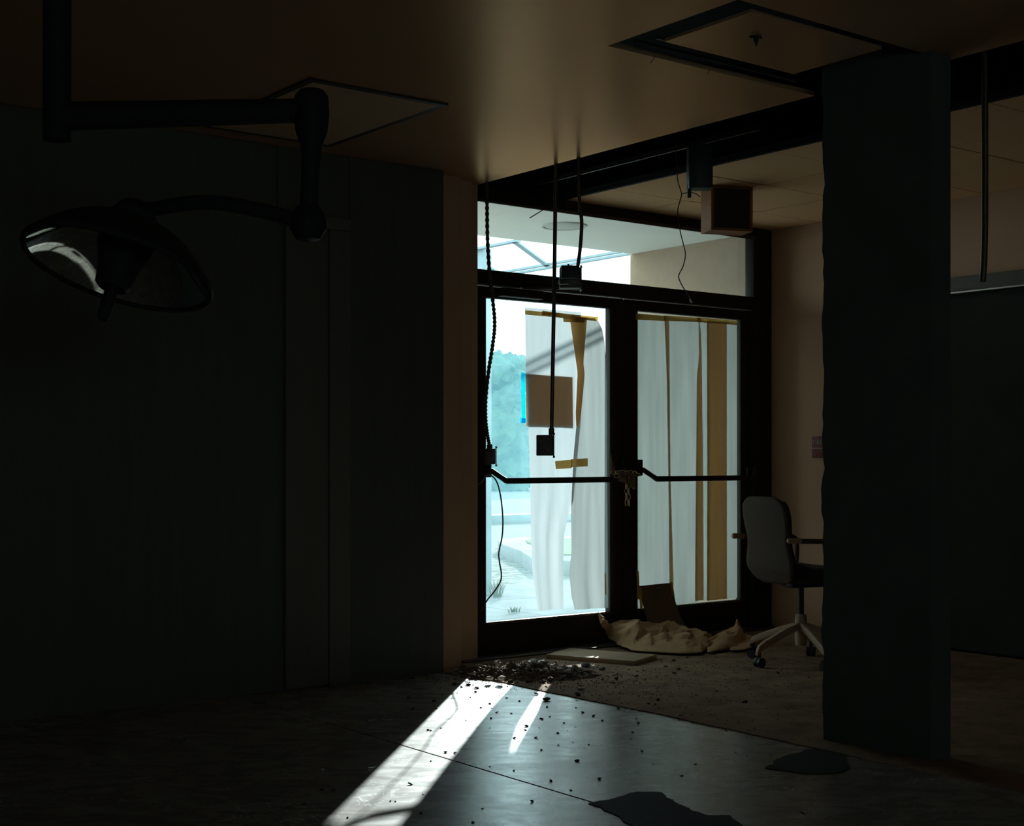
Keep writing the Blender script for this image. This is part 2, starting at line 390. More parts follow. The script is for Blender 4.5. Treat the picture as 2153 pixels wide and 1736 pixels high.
# main ceiling with the light opening cut in it
HX0, HY0, HY1 = 3.44, 3.23, 3.89
cb = MB()
for (xa, xb, ya, yb) in ((XL, HX0, YB, YF), (HX0, XS0, YB, HY0), (HX0, XS0, HY1, YF)):
    cb.box(xa, xb, ya, yb, ZC, ZC + 0.02)
struct(cb.build('ceiling', 'ceil'))
# shell above and around
struct(box('ceiling_upper', XL - 0.2, XR + 0.3, YB - 0.2, YF + 0.1, 3.25, 3.4, 'plenum'))
wb = empty('wall_back', (0, YB, 0)); struct(wb)
BW = (-1.6, 0.8, 0.95, 2.15)                     # added fill window, unseen behind the camera, to lift the dark areas
box('wall_body', XL - 0.2, BW[0], YB - 0.2, YB, -0.1, 3.3, 'unseen', wb)
box('wall_body', BW[1], XR + 0.3, YB - 0.2, YB, -0.1, 3.3, 'unseen', wb)
box('wall_body', BW[0], BW[1], YB - 0.2, YB, -0.1, BW[2], 'unseen', wb)
box('wall_body', BW[0], BW[1], YB - 0.2, YB, BW[3], 3.3, 'unseen', wb)
w2 = empty('window_fill', ((BW[0] + BW[1]) / 2, YB - 0.1, BW[2])); struct(w2)
box('fill_frame', BW[0], BW[1], YB - 0.13, YB - 0.07, BW[2], BW[2] + 0.05, 'frame', w2)
box('fill_frame', BW[0], BW[1], YB - 0.13, YB - 0.07, BW[3] - 0.05, BW[3], 'frame', w2)
for xm in (BW[0] + 0.025, (BW[0] + BW[1]) / 2, BW[1] - 0.025):
    box('fill_frame', xm - 0.025, xm + 0.025, YB - 0.13, YB - 0.07, BW[2] + 0.05, BW[3] - 0.05, 'frame', w2)
box('pane', BW[0] + 0.01, BW[1] - 0.01, YB - 0.103, YB - 0.097, BW[2] + 0.01, BW[3] - 0.01, 'glass_t', w2)
struct(box('wall_left', XL - 0.2, XL, YB, YF + 0.2, -0.1, 3.3, 'unseen'))
# the room wall beside the entrance (shade put into a dark base colour) and its light plastered end
wf = empty('wall_front', (0, 6.12, 0)); struct(wf)
box('wall_body', XL, 4.243, 6.14, 6.55, 0, 3.3, 'shaded_wall', wf)
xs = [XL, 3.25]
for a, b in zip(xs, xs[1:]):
    box('wall_facing', a + 0.004, b - 0.004, 6.12, 6.14, 0.1, ZC - 0.003, 'shaded_wall', wf)
box('wall_facing', 3.66, 4.243, 6.12, 6.14, 0.0, ZC - 0.003, 'shaded_wall', wf)
d3 = empty('door_3', (3.45, 6.12, 0)); struct(d3)
box('door_leaf', 3.29, 3.53, 6.105, 6.14, 0.01, 2.3, 'shaded_wall2', d3, 0.004)
box('door_frame', 3.532, 3.655, 6.095, 6.14, 0.0, 2.298, 'shaded_wall2', d3, 0.004)
box('wall_facing', 3.254, 3.656, 6.12, 6.14, 2.362, ZC - 0.003, 'shaded_wall', wf)
box('door_head', 3.26, 3.655, 6.095, 6.14, 2.30, 2.36, 'shaded_wall2', d3, 0.004)
struct(box('wall_end', 4.243, 4.419, 6.20, 6.55, 0, 3.3, 'wall', None, 0.004))
struct(box('trim_1', 4.421, 4.535, 6.262, 6.50, 0.62, 3.0, 'wall'))
struct(box('trim_2', 4.445, 4.624, 6.33, 6.50, 0.0, 3.0, 'wall', None, 0.003))

# right wall of the entry with a dark doorway in it
DY0, DY1, DZ = 3.2, 5.35, 2.13
rw = empty('wall_right', (XR, 0, 0)); struct(rw)
box('wall_body', XR, XR + 0.3, DY1, YF + 0.02, -0.1, 3.3, 'wall', rw)
box('wall_body', XR, XR + 0.3, DY0, DY1, DZ, 3.3, 'wall', rw)
box('wall_body', XR, XR + 0.3, YB, DY0, -0.1, 3.3, 'wall', rw)
d2 = empty('door_2', (XR, (DY0 + DY1) / 2, 0)); struct(d2)
box('door_leaf', XR + 0.06, XR + 0.10, DY0 + 0.05, DY1 - 0.05, 0.01, DZ - 0.01, 'matte_black', d2)
box('door_head', XR - 0.03, XR + 0.12, DY0 - 0.06, DY1 + 0.06, DZ - 0.005, DZ + 0.085, 'shaded_wall2', d2, 0.003)
box('door_jamb', XR - 0.03, XR + 0.12, DY1 - 0.03, DY1 + 0.06, 0, DZ - 0.005, 'shaded_wall2', d2, 0.003)
box('door_jamb', XR - 0.03, XR + 0.12, DY0 - 0.06, DY0 + 0.03, 0, DZ - 0.005, 'shaded_wall2', d2, 0.003)
box('leak_stop', XR + 0.10, XR + 0.30, DY0, DY1, -0.1, DZ, 'plenum', d2)  # added unseen block, keeps outside light from leaking in
MB().box(XR - 0.045, XR - 0.03, DY0 - 0.06, DY1 + 0.06, DZ - 0.012, DZ - 0.004).build('glint_strip', 'bright_metal', d2)  # bright strip put in for the glint along the head's lower edge

# torn pier that is left of the partition: a ragged far edge
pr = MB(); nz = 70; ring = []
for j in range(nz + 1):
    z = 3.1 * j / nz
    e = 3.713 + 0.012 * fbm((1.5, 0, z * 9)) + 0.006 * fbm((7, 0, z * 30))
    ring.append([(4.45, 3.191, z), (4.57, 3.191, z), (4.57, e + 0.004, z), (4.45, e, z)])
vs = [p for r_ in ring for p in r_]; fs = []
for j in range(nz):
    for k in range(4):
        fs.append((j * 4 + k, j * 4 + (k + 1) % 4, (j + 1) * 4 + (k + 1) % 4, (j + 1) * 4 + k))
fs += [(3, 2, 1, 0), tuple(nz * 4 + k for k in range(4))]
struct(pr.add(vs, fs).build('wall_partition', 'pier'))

# suspended tile ceiling of the entry
ce = empty('ceiling_entry', (6.2, 3, ZC)); struct(ce)
tx = [XS1, 5.89, 6.50, XR]
ty = [YF - 0.47 - 0.61 * i for i in range(0, 16)]
ty = [YF - 0.02] + ty
for i in range(3):
    for a, b in zip(ty, ty[1:]):
        g = 0.005
        box('ceiling_tile', tx[i] + g, tx[i + 1] - g, b + g, a - g, ZC - 0.004 + random.uniform(0, 0.003), ZC + 0.012, 'tile', ce)
for x in tx[1:3]:
    box('grid_bar', x - 0.011, x + 0.011, ty[-1], ty[0], ZC + 0.012, ZC + 0.03, 'plenum', ce)
for y in ty[1:-1]:
    box('grid_bar', XS1, XR, y - 0.011, y + 0.011, ZC + 0.012, ZC + 0.028, 'plenum', ce)
box('edge_rail', XS1 - 0.02, XS1 + 0.004, ty[-1], ty[0], ZC - 0.006, ZC + 0.03, 'plenum', ce)
box('hanger_rail', 5.04, 5.055, 4.6, YF - 0.1, ZC + 0.05, ZC + 0.075, 'box', ce)

# ------------------------------------------------------------------ glazed front
fr = empty('trim_3', (5.8, YF, 0)); struct(fr)
Y0, Y1 = YF - 0.05, YF + 0.03
box('jamb', 4.56, 4.640, Y0, Y1, 0, ZC, 'frame', fr, 0.003)
box('jamb', 6.925, XR, Y0, Y1, 0, ZC, 'frame', fr, 0.003)
box('head', 4.64, 6.925, Y0, Y1, 2.625, ZC, 'frame', fr, 0.003)
MB().tube([(4.64, Y0 - 0.012, 2.612), (6.925, Y0 - 0.012, 2.612)], 0.012, 10).build('glazing_bead', 'conduit', fr, smooth=True)
box('transom_bar', 4.64, 6.925, Y0, Y1, 2.137, 2.221, 'frame', fr, 0.003)
box('head_filler', 4.3, XR, YF - 0.01, Y1, ZC, 3.3, 'plenum', fr)
box('sill_bar', 4.5, XR, YF - 0.12, YF + 0.12, 0.003, 0.016, 'conduit', fr, 0.003)
win = empty('window_1', (5.8, YF, 2.2)); struct(win)
box('pane', 4.62, 6.94, YF + 0.020, YF + 0.026, 2.20, 2.64, 'glass_t', win)

ZP0, ZP1 = 0.207, 2.066
def leaf(name, x0, xa, xb, x1, hinge_left):
    d = empty(name, ((x0 + x1) / 2, YF, 0)); struct(d)
    ya, yb = YF - 0.022, YF + 0.022
    box('stile', x0, xa, ya, yb, 0.018, 2.13, 'frame', d, 0.003)
    box('stile', xb, x1, ya, yb, 0.018, 2.13, 'frame', d, 0.003)
    box('top_rail', xa, xb, ya, yb, ZP1, 2.13, 'frame', d, 0.003)
    box('bottom_rail', xa, xb, ya, yb, 0.018, ZP0, 'frame', d, 0.003)
    box('pane', xa - 0.01, xb + 0.01, YF + 0.013, YF + 0.019, ZP0 - 0.01, ZP1 + 0.01, 'glass', d)
    box('glazing_stop', xa, xb, ya - 0.006, ya, ZP0 - 0.012, ZP0 + 0.002, 'conduit', d)
    # crossbar panic device: bar carried by two cranked arms
    yb_ = YF - 0.10; zb = 1.018
    xl, xr = xa + 0.085, xb + 0.035
    bar = MB().beam((xl, yb_, zb), (xr, yb_, zb), 0.022, 0.034).build('panic_bar', 'frame', d, 0.004)
    for (xx, sx) in ((xl, -1), (xr, 1)):
        arm = MB().tube([(xx + sx * 0.075, ya, zb + 0.06), (xx + sx * 0.065, ya - 0.03, zb + 0.055), (xx + sx * 0.03, yb_ + 0.01, zb + 0.02), (xx, yb_, zb)], [0.017, 0.016, 0.015, 0.017], 10)
        arm.build('bar_arm', 'frame', bar, smooth=True)
        MB().box(xx + sx * 0.078 - 0.018, xx + sx * 0.078 + 0.018, ya - 0.02, ya, zb + 0.02, zb + 0.12).build('latch_case', 'frame', d, 0.005)
    return d
leaf1 = leaf('door_1', 4.642, 4.726, 5.669, 5.783, True)
leaf2 = leaf('door_4', 5.787, 5.902, 6.827, 6.922, False)
# little bright latch plates and the door closer with its arm
box('strike_plate', 5.722, 5.735, YF - 0.046, YF - 0.044, 1.02, 1.075, 'bright_metal', leaf1)
box('strike_plate', 6.86, 6.867, YF - 0.046, YF - 0.044, 1.03, 1.085, 'bright_metal', leaf2)
cl = MB().box(4.80, 5.10, YF - 0.085, YF - 0.024, 2.075, 2.125).build('door_closer', 'frame', leaf1, 0.006)
MB().tube([(4.95, YF - 0.06, 2.135), (5.32, YF - 0.16, 2.142), (5.34, YF - 0.05, 2.155)], 0.006, 8).build('closer_arm', 'conduit', cl, smooth=True)

# ------------------------------------------------------------------ outside: soffit, wall end, steel canopy frame
YC = 7.75
struct(box('trim_4', 3.0, XR + 0.3, YF + 0.03, YC, ZC, ZC + 0.55, 'soffit'))
struct(box('wall_outside', XR, XR + 0.3, YF + 0.02, 7.77, -0.1, ZC + 0.55, 'outwall'))
struct(box('wall_facade', -3.4, 4.56, 6.55, 6.75, -0.1, 3.4, 'outwall'))
dl = empty('soffit_light', (0, 0, 0)); p = onZ(1186, 474, ZC)
dl.location = p
MB().lathe([(0.0, -0.012), (0.10, -0.012), (0.125, -0.008), (0.135, 0.0)], 32).build('light_cover', 'lens', dl, smooth=True, local=True)
MB().lathe([(0.135, 0.0), (0.138, -0.010), (0.15, -0.010), (0.155, 0.0)], 32).build('light_rim', 'lens', dl, smooth=True, local=True)
tag(dl, 'round white light set in the porch soffit above the doors', 'ceiling light')

ZT = 2.9
tr = empty('canopy_frame', (7.5, 9.6, 0))
tag(tr, 'blue-grey welded steel canopy frame with diagonals in front of the entrance', 'canopy frame')
def bar(a, b, w=0.05, h=0.018, z=ZT, name='chord'):
    MB().beam((a[0], a[1], z), (b[0], b[1], z), w, h).build(name, 'truss', tr)
bar((6.87, 8.85), (6.87, 12.4)); bar((7.93, 7.8), (7.93, 12.4)); bar((8.07, 7.8), (8.07, 12.4))
for k in range(4):
    bar((6.87, 8.9 + 0.72 * k), (8.02, 9.88 + 0.72 * k), name='diagonal')
bar((6.83, 12.4), (8.14, 12.4), name='end_bar')
q = onZ(1018, 1250); px_, py_ = q.x, q.y
MB().box(px_ - 0.045, px_ + 0.045, py_ - 0.045, py_ + 0.045, 0, ZT).build('post', 'truss', tr, 0.004)
MB().box(7.86, 7.95, 12.3, 12.4, 0, ZT).build('post', 'truss', tr, 0.004)
rl = MB().box(px_ + 0.045, px_ + 2.4, py_ - 0.03, py_ + 0.03, 0.60, 0.665).build('guard_rail', 'truss', tr, 0.004)
MB().box(px_ + 2.4, px_ + 2.48, py_ - 0.04, py_ + 0.04, 0, 0.69).build('post', 'truss', tr, 0.004)

# ground outside
gr = empty('ground', (0, 0, 0)); struct(gr)
box('soil', -30, 120, YF + 0.03, 140, -0.4, -0.04, 'road', gr)
for i in range(6):
    for (ya, yb) in ((YF + 0.125, 7.72), (7.73, 9.0), (9.01, 10.05)):
        box('paving_slab', 2.5 + 1.3 * i + 0.005, 2.5 + 1.3 * (i + 1) - 0.005, ya, yb, -0.05, -0.006, 'pale_slab' if ya < 7 else 'slab', gr)
box('gravel_bed', 2.5, 14.0, 10.07, 14.6, -0.05, -0.012, 'gravel', gr)
box('road_bed', -30, 60, 14.7, 19.5, -0.05, -0.02, 'road', gr)
box('kerb_line', -30, 60, 19.5, 19.8, -0.05, 0.15, 'kerb', gr, 0.01)
isl = [(8.55, 10.75), (9.3, 11.95), (9.95, 13.2), (10.35, 13.75), (10.8, 13.95), (11.6, 13.6), (12.8, 12.2), (12.4, 10.6), (10.5, 9.9), (9.2, 10.0)]
il = MB().prism(isl, -0.03, 0.14).build('traffic_island', 'kerb', None, 0.015)
tag(il, 'pale concrete kerbed island with a grass bed beyond the gravel', 'kerb island')
cx_, cy_ = sum(p[0] for p in isl) / len(isl), sum(p[1] for p in isl) / len(isl)
inn = [(cx_ + (p[0] - cx_) * 0.72, cy_ + (p[1] - cy_) * 0.72) for p in isl]
MB().prism(inn, 0.12, 0.155).build('grass_bed', 'grass', il)
def tuft(px, py, h, n, lab):
    p = onZ(px, py); t = MB(); rnd = random.Random(int(px))
    for k in range(n):
        a = rnd.uniform(0, 6.28); rr = rnd.uniform(0, 0.06); hh = h * rnd.uniform(0.5, 1); ln = rnd.uniform(0.2, 0.7) * hh
        b = p + Vector((rr * math.cos(a), rr * math.sin(a), 0)); d = Vector((math.cos(a), math.sin(a), 0)); s_ = Vector((-d.y, d.x, 0)) * 0.005
        m_ = b + d * ln * 0.4 + Vector((0, 0, hh * 0.6)); e = b + d * ln + Vector((0, 0, hh))
        t.add([b - s_, b + s_, m_ + s_ * 0.7, m_ - s_ * 0.7, e], [(0, 1, 2, 3), (3, 2, 4)])
    o = t.build('grass_tuft', 'grass'); tag(o, lab, 'grass tuft', 'weeds in the paving outside')
tuft(1042, 1255, 0.16, 60, 'wider dry grass tuft in the paving beside the canopy post')
tuft(1080, 1287, 0.05, 26, 'tiny weed in the paving nearest the glass door')

# trees across the road, in haze
def tree(x, y, h, seed):
    rnd = random.Random(seed); t = empty('bushy_tree', (x, y, -0.04))
    MB().tube([(0, 0, 0), (0.05, 0.02, h * 0.3), (0.0, 0.05, h * 0.7)], [0.14, 0.11, 0.05], 8).build('trunk', 'bark', t, smooth=True, local=True)
    c = MB()
    for k in range(26):
        bmx = bmesh.new(); bmesh.ops.create_icosphere(bmx, subdivisions=3, radius=1)
        zz = rnd.uniform(0.16, 0.86) * h; rr = 1.0 if zz < h * 0.6 else 0.6
        cx, cyy = rnd.gauss(0, rr * 0.6), rnd.gauss(0, rr * 0.6); rad = rnd.uniform(0.5, 0.9) * (1.1 if zz < h * 0.6 else 0.75)
        vs = []
        for v in bmx.verts:
            dsp = 1 + 0.38 * fbm(v.co * 2.6 + Vector((seed * 3.1 + k, k, 0)), 5)
            vs.append(Vector((cx, cyy, zz)) + v.co * rad * dsp)
        c.add(vs, [tuple(v.index for v in f.verts) for f in bmx.faces]); bmx.free()
    for k in range(5):
        bmx = bmesh.new(); bmesh.ops.create_icosphere(bmx, subdivisions=4, radius=1)
        zz = h * (0.16 + 0.155 * k); rad = 1.15 - 0.09 * k
        vs = [Vector((0, 0, zz)) + v.co * rad * (1 + 0.30 * fbm(v.co * 4.5 + Vector((seed, k * 3, 2)), 6)) for v in bmx.verts]
        c.add(vs, [tuple(v.index for v in f.verts) for f in bmx.faces]); bmx.free()
    c.build('crown', 'leaf', t, local=True, smooth=True)
    return t
N_TREES = 12
for i in range(N_TREES):
    k = i - 3
    base = FWD * (50 + 7 * (i % 2 == 0)) + RGT * (-0.35 + 2.4 * k)
    h = 5.0 + 0.55 * math.sin(i * 2.3)
    t = tree(base.x, base.y, h, i + 1)
    if k == 0: lab = 'hazy green tree straight behind the clear strip of door glass'
    else: lab = 'hazy green tree of the far row across the road'
    tag(t, lab, 'tree', 'trees across the road')
hz = MB().obox(FWD * 36 + Vector((0, 0, 3.2)), RGT, FWD, (0, 0, 1), 40, 9.5, 3.0).build('haze', 'haze')
tag(hz, 'thin blue morning haze hanging before the trees', 'haze', kind='stuff')

# ================================================================== THINGS ON THE DOORS
def sheet(name, L, Rr, ytop, ybot, Y, mat, label, cat='paper sheet', group=None, nu=14, nv=44, wave=0.006, lean=0.0, seed=0, topslope=0.0, botslope=0.0, curl=0.0):
    """paper hung on the glass: pixel-traced edges turned into real metres on the plane Y"""
    def fn(u, v):
        py = lerp(ytop, ybot, v)
        xl, xr = poly_at(L, py), poly_at(Rr, py)
        px = lerp(xl, xr, u)
        py2 = py + (topslope * (1 - v) + botslope * v) * (u - 0.5) * (xr - xl)
        yy = Y - lean * v * v - wave * (0.5 + 0.5 * fbm((u * 2.6 + seed, v * 0.8, seed))) * (0.25 + v) - curl * max(0, v - 0.85) * 6 * (0.3 + u * 0.7)
        p = onY(px, py2, Y)
        return Vector((p.x, min(yy, YF - 0.006), p.z))
    o = MB().grid(fn, nu, nv).build(name, mat, None, smooth=True)
    tag(o, label, cat, group)
    return o
def tape(parent, quad, Y, mat, name='tape_strip', label=None):
    a, b, c, d = [onY(x, y, Y) for (x, y) in quad]
    nrm = Vector((0, 0.0006, 0))
    o = MB().add([a, b, c, d, a + nrm, b + nrm, c + nrm, d + nrm], [(0, 1, 2, 3), (7, 6, 5, 4), (0, 4, 5, 1), (1, 5, 6, 2), (2, 6, 7, 3), (3, 7, 4, 0)]).build(name, mat, parent)
    if label: o['label'] = label
    return o
G = 'papers taped over the door glass'
card = sheet('brown_paper_square', [(1104, 785), (1107, 896)], [(1204, 792), (1205, 898)], 788, 897, YF - 0.008, 'kraft_win',
             'brown paper square edged with blue tape behind the white door paper', group=G, nu=8, nv=8, wave=0.002, topslope=0.07, botslope=0.03, seed=3)
tape(card, [(1096, 783), (1104, 784), (1105, 889), (1097, 889)], YF - 0.0085, 'bluetape', label='bright blue tape')
tape(card, [(1094, 878), (1107, 880), (1107, 888), (1095, 890)], YF - 0.0095, 'bluetape', label='bright blue tape')
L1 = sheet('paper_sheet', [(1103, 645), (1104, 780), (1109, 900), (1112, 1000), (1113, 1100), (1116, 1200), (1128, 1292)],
           [(1222, 660), (1220, 780), (1220, 880), (1212, 960), (1203, 1050), (1190, 1090), (1181, 1130), (1178, 1230), (1178, 1286)], 651, 1281, YF - 0.014, 'dimmed_paper',
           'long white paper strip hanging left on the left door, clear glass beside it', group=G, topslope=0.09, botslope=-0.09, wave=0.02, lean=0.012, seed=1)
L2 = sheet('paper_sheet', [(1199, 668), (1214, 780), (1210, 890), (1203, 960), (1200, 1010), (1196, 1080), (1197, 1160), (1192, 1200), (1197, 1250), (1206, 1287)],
           [(1245, 655), (1256, 668), (1266, 690), (1271, 720), (1273.5, 800), (1274, 1290)], 663, 1279, YF - 0.022, 'dimmer_paper',
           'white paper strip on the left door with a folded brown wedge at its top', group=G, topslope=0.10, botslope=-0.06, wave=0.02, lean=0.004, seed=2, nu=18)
# the folded wedge: one sheet, light through lapped layers put into its colour
def wedge(u, v):
    py = lerp(667, 897, v)
    xl = poly_at([(1197, 667), (1214, 785), (1210, 870), (1211, 897)], py); xr = poly_at([(1234, 667), (1226, 760), (1229, 785), (1221, 870), (1215, 897)], py)
    p = onY(lerp(xl, xr, u), py + 4 * (u - 0.5), YF - 0.05)
    return Vector((p.x, YF - 0.052 - 0.010 * math.sin(u * math.pi), p.z))
w_ = MB().grid(wedge, 6, 24).build('folded_wedge', 'overlap_tone', L2, smooth=True)
def wedge2(u, v):
    p = wedge(u, v); return Vector((p.x, p.y + 0.012, p.z))
tape(L1, [(1104, 652), (1180, 659), (1180, 668), (1104, 661)], YF - 0.034, 'tape')
tape(L1, [(1140, 653), (1228, 664), (1228, 673), (1140, 662)], YF - 0.0355, 'tape')
tape(L2, [(1176, 660), (1258, 666), (1257, 675), (1176, 668)], YF - 0.062, 'tape')
tape(L2, [(1184, 667), (1230, 671), (1229, 678), (1185, 677)], YF - 0.064, 'tape')
tape(L2, [(1167, 969), (1202, 966), (1202, 984), (1169, 986)], YF - 0.058, 'tape')
tape(L2, [(1201, 965), (1236, 963), (1236, 980), (1201, 982)], YF - 0.060, 'tape')
tape(L2, [(1271, 1205), (1274, 1205), (1275, 1250), (1272, 1250)], YF - 0.05, 'tape')
R1 = sheet('paper_sheet', [(1335, 660), (1334.5, 1000), (1334, 1280)], [(1398, 660), (1404, 800), (1407, 1000), (1410, 1280)], 661, 1276, YF - 0.010, 'white_paper',
           'white paper strip on the right door nearest the middle stiles', group=G, topslope=0.09, botslope=-0.09, wave=0.004, seed=4)
R2 = sheet('paper_sheet', [(1396, 660), (1402, 800), (1405, 1000), (1407, 1280)], [(1470, 660), (1470, 740), (1466, 800), (1464, 1280)], 668, 1268, YF - 0.017, 'white_paper',
           'white paper strip second from the middle stiles on the right door', group=G, topslope=0.09, botslope=-0.09, wave=0.004, seed=5)
R3 = sheet('paper_sheet', [(1468, 660), (1470, 740), (1465, 800), (1463, 1000), (1461, 1262)], [(1489, 660), (1489, 1262)], 673, 1262, YF - 0.024, 'white_paper',
           'white paper strip second from the hinge side of the right door', group=G, topslope=0.09, botslope=-0.09, wave=0.004, seed=6)
R4 = sheet('paper_sheet', [(1486, 660), (1487, 1000), (1486, 1262)], [(1549, 660), (1549, 1262)], 676, 1259, YF - 0.031, 'white_paper',
           'white paper strip at the hinge side of the right door', group=G, topslope=0.09, botslope=-0.09, wave=0.004, seed=7)
K0 = sheet('overlap_strip', [(1397, 672), (1402, 800), (1405, 1000), (1408, 1230)], [(1406, 672), (1407, 800), (1408.5, 1000), (1415, 1230)], 674, 1230, YF - 0.0135, 'overlap_tone',  # added strips: the dimmed light of paper overlaps is in their colour
           'thin brown strip for the dim overlap of first and second white papers of the right door', group=G, nu=2, wave=0.0, topslope=0.09)
K1 = sheet('overlap_strip', [(1469, 690), (1470, 750), (1465, 790), (1464, 900), (1463, 1000), (1461, 1262)], [(1472, 690), (1474, 750), (1475, 800), (1477, 1000), (1478, 1262)], 690, 1261, YF - 0.0205, 'overlap_tone',
           'narrow brown strip for the dim overlap of second and third white papers of the right door', group=G, nu=3, wave=0.0, topslope=0.09, botslope=-0.09)
K2 = sheet('overlap_strip', [(1486, 674), (1487, 1000), (1486, 1261)], [(1527, 674), (1527, 1261)], 676, 1261, YF - 0.0275, 'overlap_tone',
           'broad brown strip for the dim paper overlap near the hinge side of the right door', group=G, nu=4, wave=0.0, topslope=0.09, botslope=-0.09)
tape(R1, [(1337, 659), (1400, 664), (1400, 675), (1337, 672)], YF - 0.040, 'tape')
tape(R2, [(1396, 663), (1472, 668), (1472, 677), (1396, 674)], YF - 0.042, 'tape')
tape(R3, [(1466, 667), (1550, 674), (1550, 683), (1466, 677)], YF - 0.044, 'tape')
cb_ = sheet('cardboard_flap', [(1344, 1232), (1350, 1285), (1352, 1325)], [(1411, 1225), (1420, 1285), (1430, 1322)], 1228, 1322, YF - 0.045, 'card',
            'brown cardboard flap taped low on the right door over its bottom rail', 'cardboard', nu=6, nv=10, wave=0.01, lean=0.06, topslope=-0.1)
tape(cb_, [(1338, 1200), (1343, 1200), (1346, 1260), (1340, 1260)], YF - 0.047, 'tape')
tape(cb_, [(1343, 1235), (1349, 1235), (1352, 1280), (1346, 1280)], YF - 0.053, 'tape')
tape(cb_, [(1408, 1224), (1414, 1222), (1421, 1270), (1415, 1274)], YF - 0.053, 'tape')

# chain through the two panic bars with a rag
ch = empty('door_chain', onY(1316, 1003, YF - 0.13)); tag(ch, 'brass chain looped round both panic bars with a hanging end', 'chain')
c0 = onY(1316, 1003, YF - 0.135)
k = 0
def links(pts, r=0.011, wire=0.003):
    global k
    pts = [Vector(p) for p in pts]
    for a, b in zip(pts, pts[1:]):
        L = (b - a).length; nl = max(1, int(L / (r * 2.6)))
        for i in range(nl):
            c = lerp(a, b, (i + 0.5) / nl); d = (b - a).normalized()
            side = d.cross(Vector((0, 1, 0)))
            if side.length < 0.1: side = d.cross(Vector((1, 0, 0)))
            side.normalize()
            if k % 2: side = (side + Vector((0, 0.9, 0))).normalized(); side = (side - d * side.dot(d)).normalized()
            MB().torus(c, d, side, r * 1.75, r, wire).build('chain_link', 'brass', ch, smooth=True)
            k += 1
links([c0 + Vector((-0.008, -0.01, 0)), c0 + Vector((-0.004, -0.01, -0.17))])
links([c0 + Vector((0.012, -0.012, 0)), c0 + Vector((0.016, -0.012, -0.17))])
pa, pb = onY(1292, 1000, YF - 0.14), onY(1345, 997, YF - 0.14)
links([pa, lerp(pa, pb, 0.5) + Vector((0, 0.0, -0.012)), pb])
links([pa + Vector((0, 0.03, 0.02)), lerp(pa, pb, 0.5) + Vector((0, 0.02, 0.018)), pb + Vector((0, 0.03, 0.012))])
def rag(u, v):
    p = lerp(onY(1300, 990, YF - 0.15), onY(1336, 995, YF - 0.15), u)
    return Vector((p.x + 0.01 * fbm((u * 3, v * 3, 0)), p.y + 0.02 * fbm((u * 4, v * 4, 5)), p.z - v * (0.05 + 0.05 * u)))
rg = MB().grid(rag, 10, 8).build('rag', 'card', None, smooth=True, solid=0.002)
tag(rg, 'dirty brown rag knotted over the door chain', 'rag')
tri = MB(); a, b, c = onY(1284, 953, YF - 0.03), onY(1295, 994, YF - 0.05), onY(1284, 997, YF - 0.05)
o_ = Vector((0, -0.002, 0))
tri.add([a, b, c, a + o_, b + o_, c + o_], [(0, 1, 2), (5, 4, 3), (0, 3, 4, 1), (1, 4, 5, 2), (2, 5, 3, 0)])
tag(tri.build('cardboard_wedge', 'card'), 'thin brown cardboard wedge stuck above the left panic bar end', 'cardboard')

# ================================================================== HANGING CONDUITS
def smooth_path(pts, n=10):
    P = [Vector(p) for p in pts]; out = []
    for i in range(len(P) - 1):
        p0, p1, p2, p3 = P[max(i - 1, 0)], P[i], P[i + 1], P[min(i + 2, len(P) - 1)]
        for k_ in range(n):
            t = k_ / n
            out.append(0.5 * ((2 * p1) + (-p0 + p2) * t + (2 * p0 - 5 * p1 + 4 * p2 - p3) * t * t + (-p0 + 3 * p1 - 3 * p2 + p3) * t ** 3))
    out.append(P[-1]); return out
def jbox(parent, c, yaw, w, d, h, cover_side=1):
    ax = Vector((math.cos(yaw), math.sin(yaw), 0)); ay = Vector((-math.sin(yaw), math.cos(yaw), 0)); az = Vector((0, 0, 1))
    b = MB().obox(c, ax, ay, az, w / 2, d / 2, h / 2).build('junction_box', 'box', parent, 0.004)
    MB().obox(Vector(c) + ax * (cover_side * (w / 2 + 0.004)), ax, ay, az, 0.003, d / 2 + 0.006, h / 2 + 0.012).build('mounting_plate', 'box', b, 0.001)
    for (i, j) in ((-0.25, 0.2), (0.22, -0.25)):
        MB().tube([Vector(c) + ax * (w * i) - ay * (d / 2) + az * (h * j), Vector(c) + ax * (w * i) - ay * (d / 2 + 0.004) + az * (h * j)], 0.008, 10).build('knockout', 'conduit', b, smooth=True)
    for z in (h / 2 + 0.006, -h / 2 - 0.006):
        MB().tube([Vector(c) + ax * (cover_side * (w / 2)) + az * z, Vector(c) + ax * (cover_side * (w / 2 + 0.012)) + az * z], 0.005, 8).build('screw', 'bright_metal', b, smooth=True)
    return b
VY = math.atan2(RGT.y, RGT.x)
# flexible armoured cable
e = empty('flexible_conduit', atD(1024, 385, 7.74)); tag(e, 'ribbed flexible conduit with a small box, hanging closest to the plastered wall end', 'conduit', 'conduits hanging from the torn ceiling')
pts = [atD(x, y, 7.74) for (x, y) in ((1024, 372), (1024, 430), (1025, 500), (1029, 570), (1036, 630), (1040, 680), (1036, 725), (1028, 775), (1021.5, 835), (1021, 880), (1025, 915), (1030, 940))]
sp = smooth_path(pts, 22)
rs = [0.0105 + 0.0016 * (1 if (i % 4) < 2 else -1) for i in range(len(sp))]
MB().tube(sp, rs, 10).build('armoured_hose', 'conduit', e)
MB().tube([atD(1029, 934, 7.74), atD(1030, 944, 7.74)], 0.016, 12).build('connector', 'box', e, smooth=True)
jbox(e, atD(1030, 959, 7.74), VY, 0.060, 0.05, 0.088)
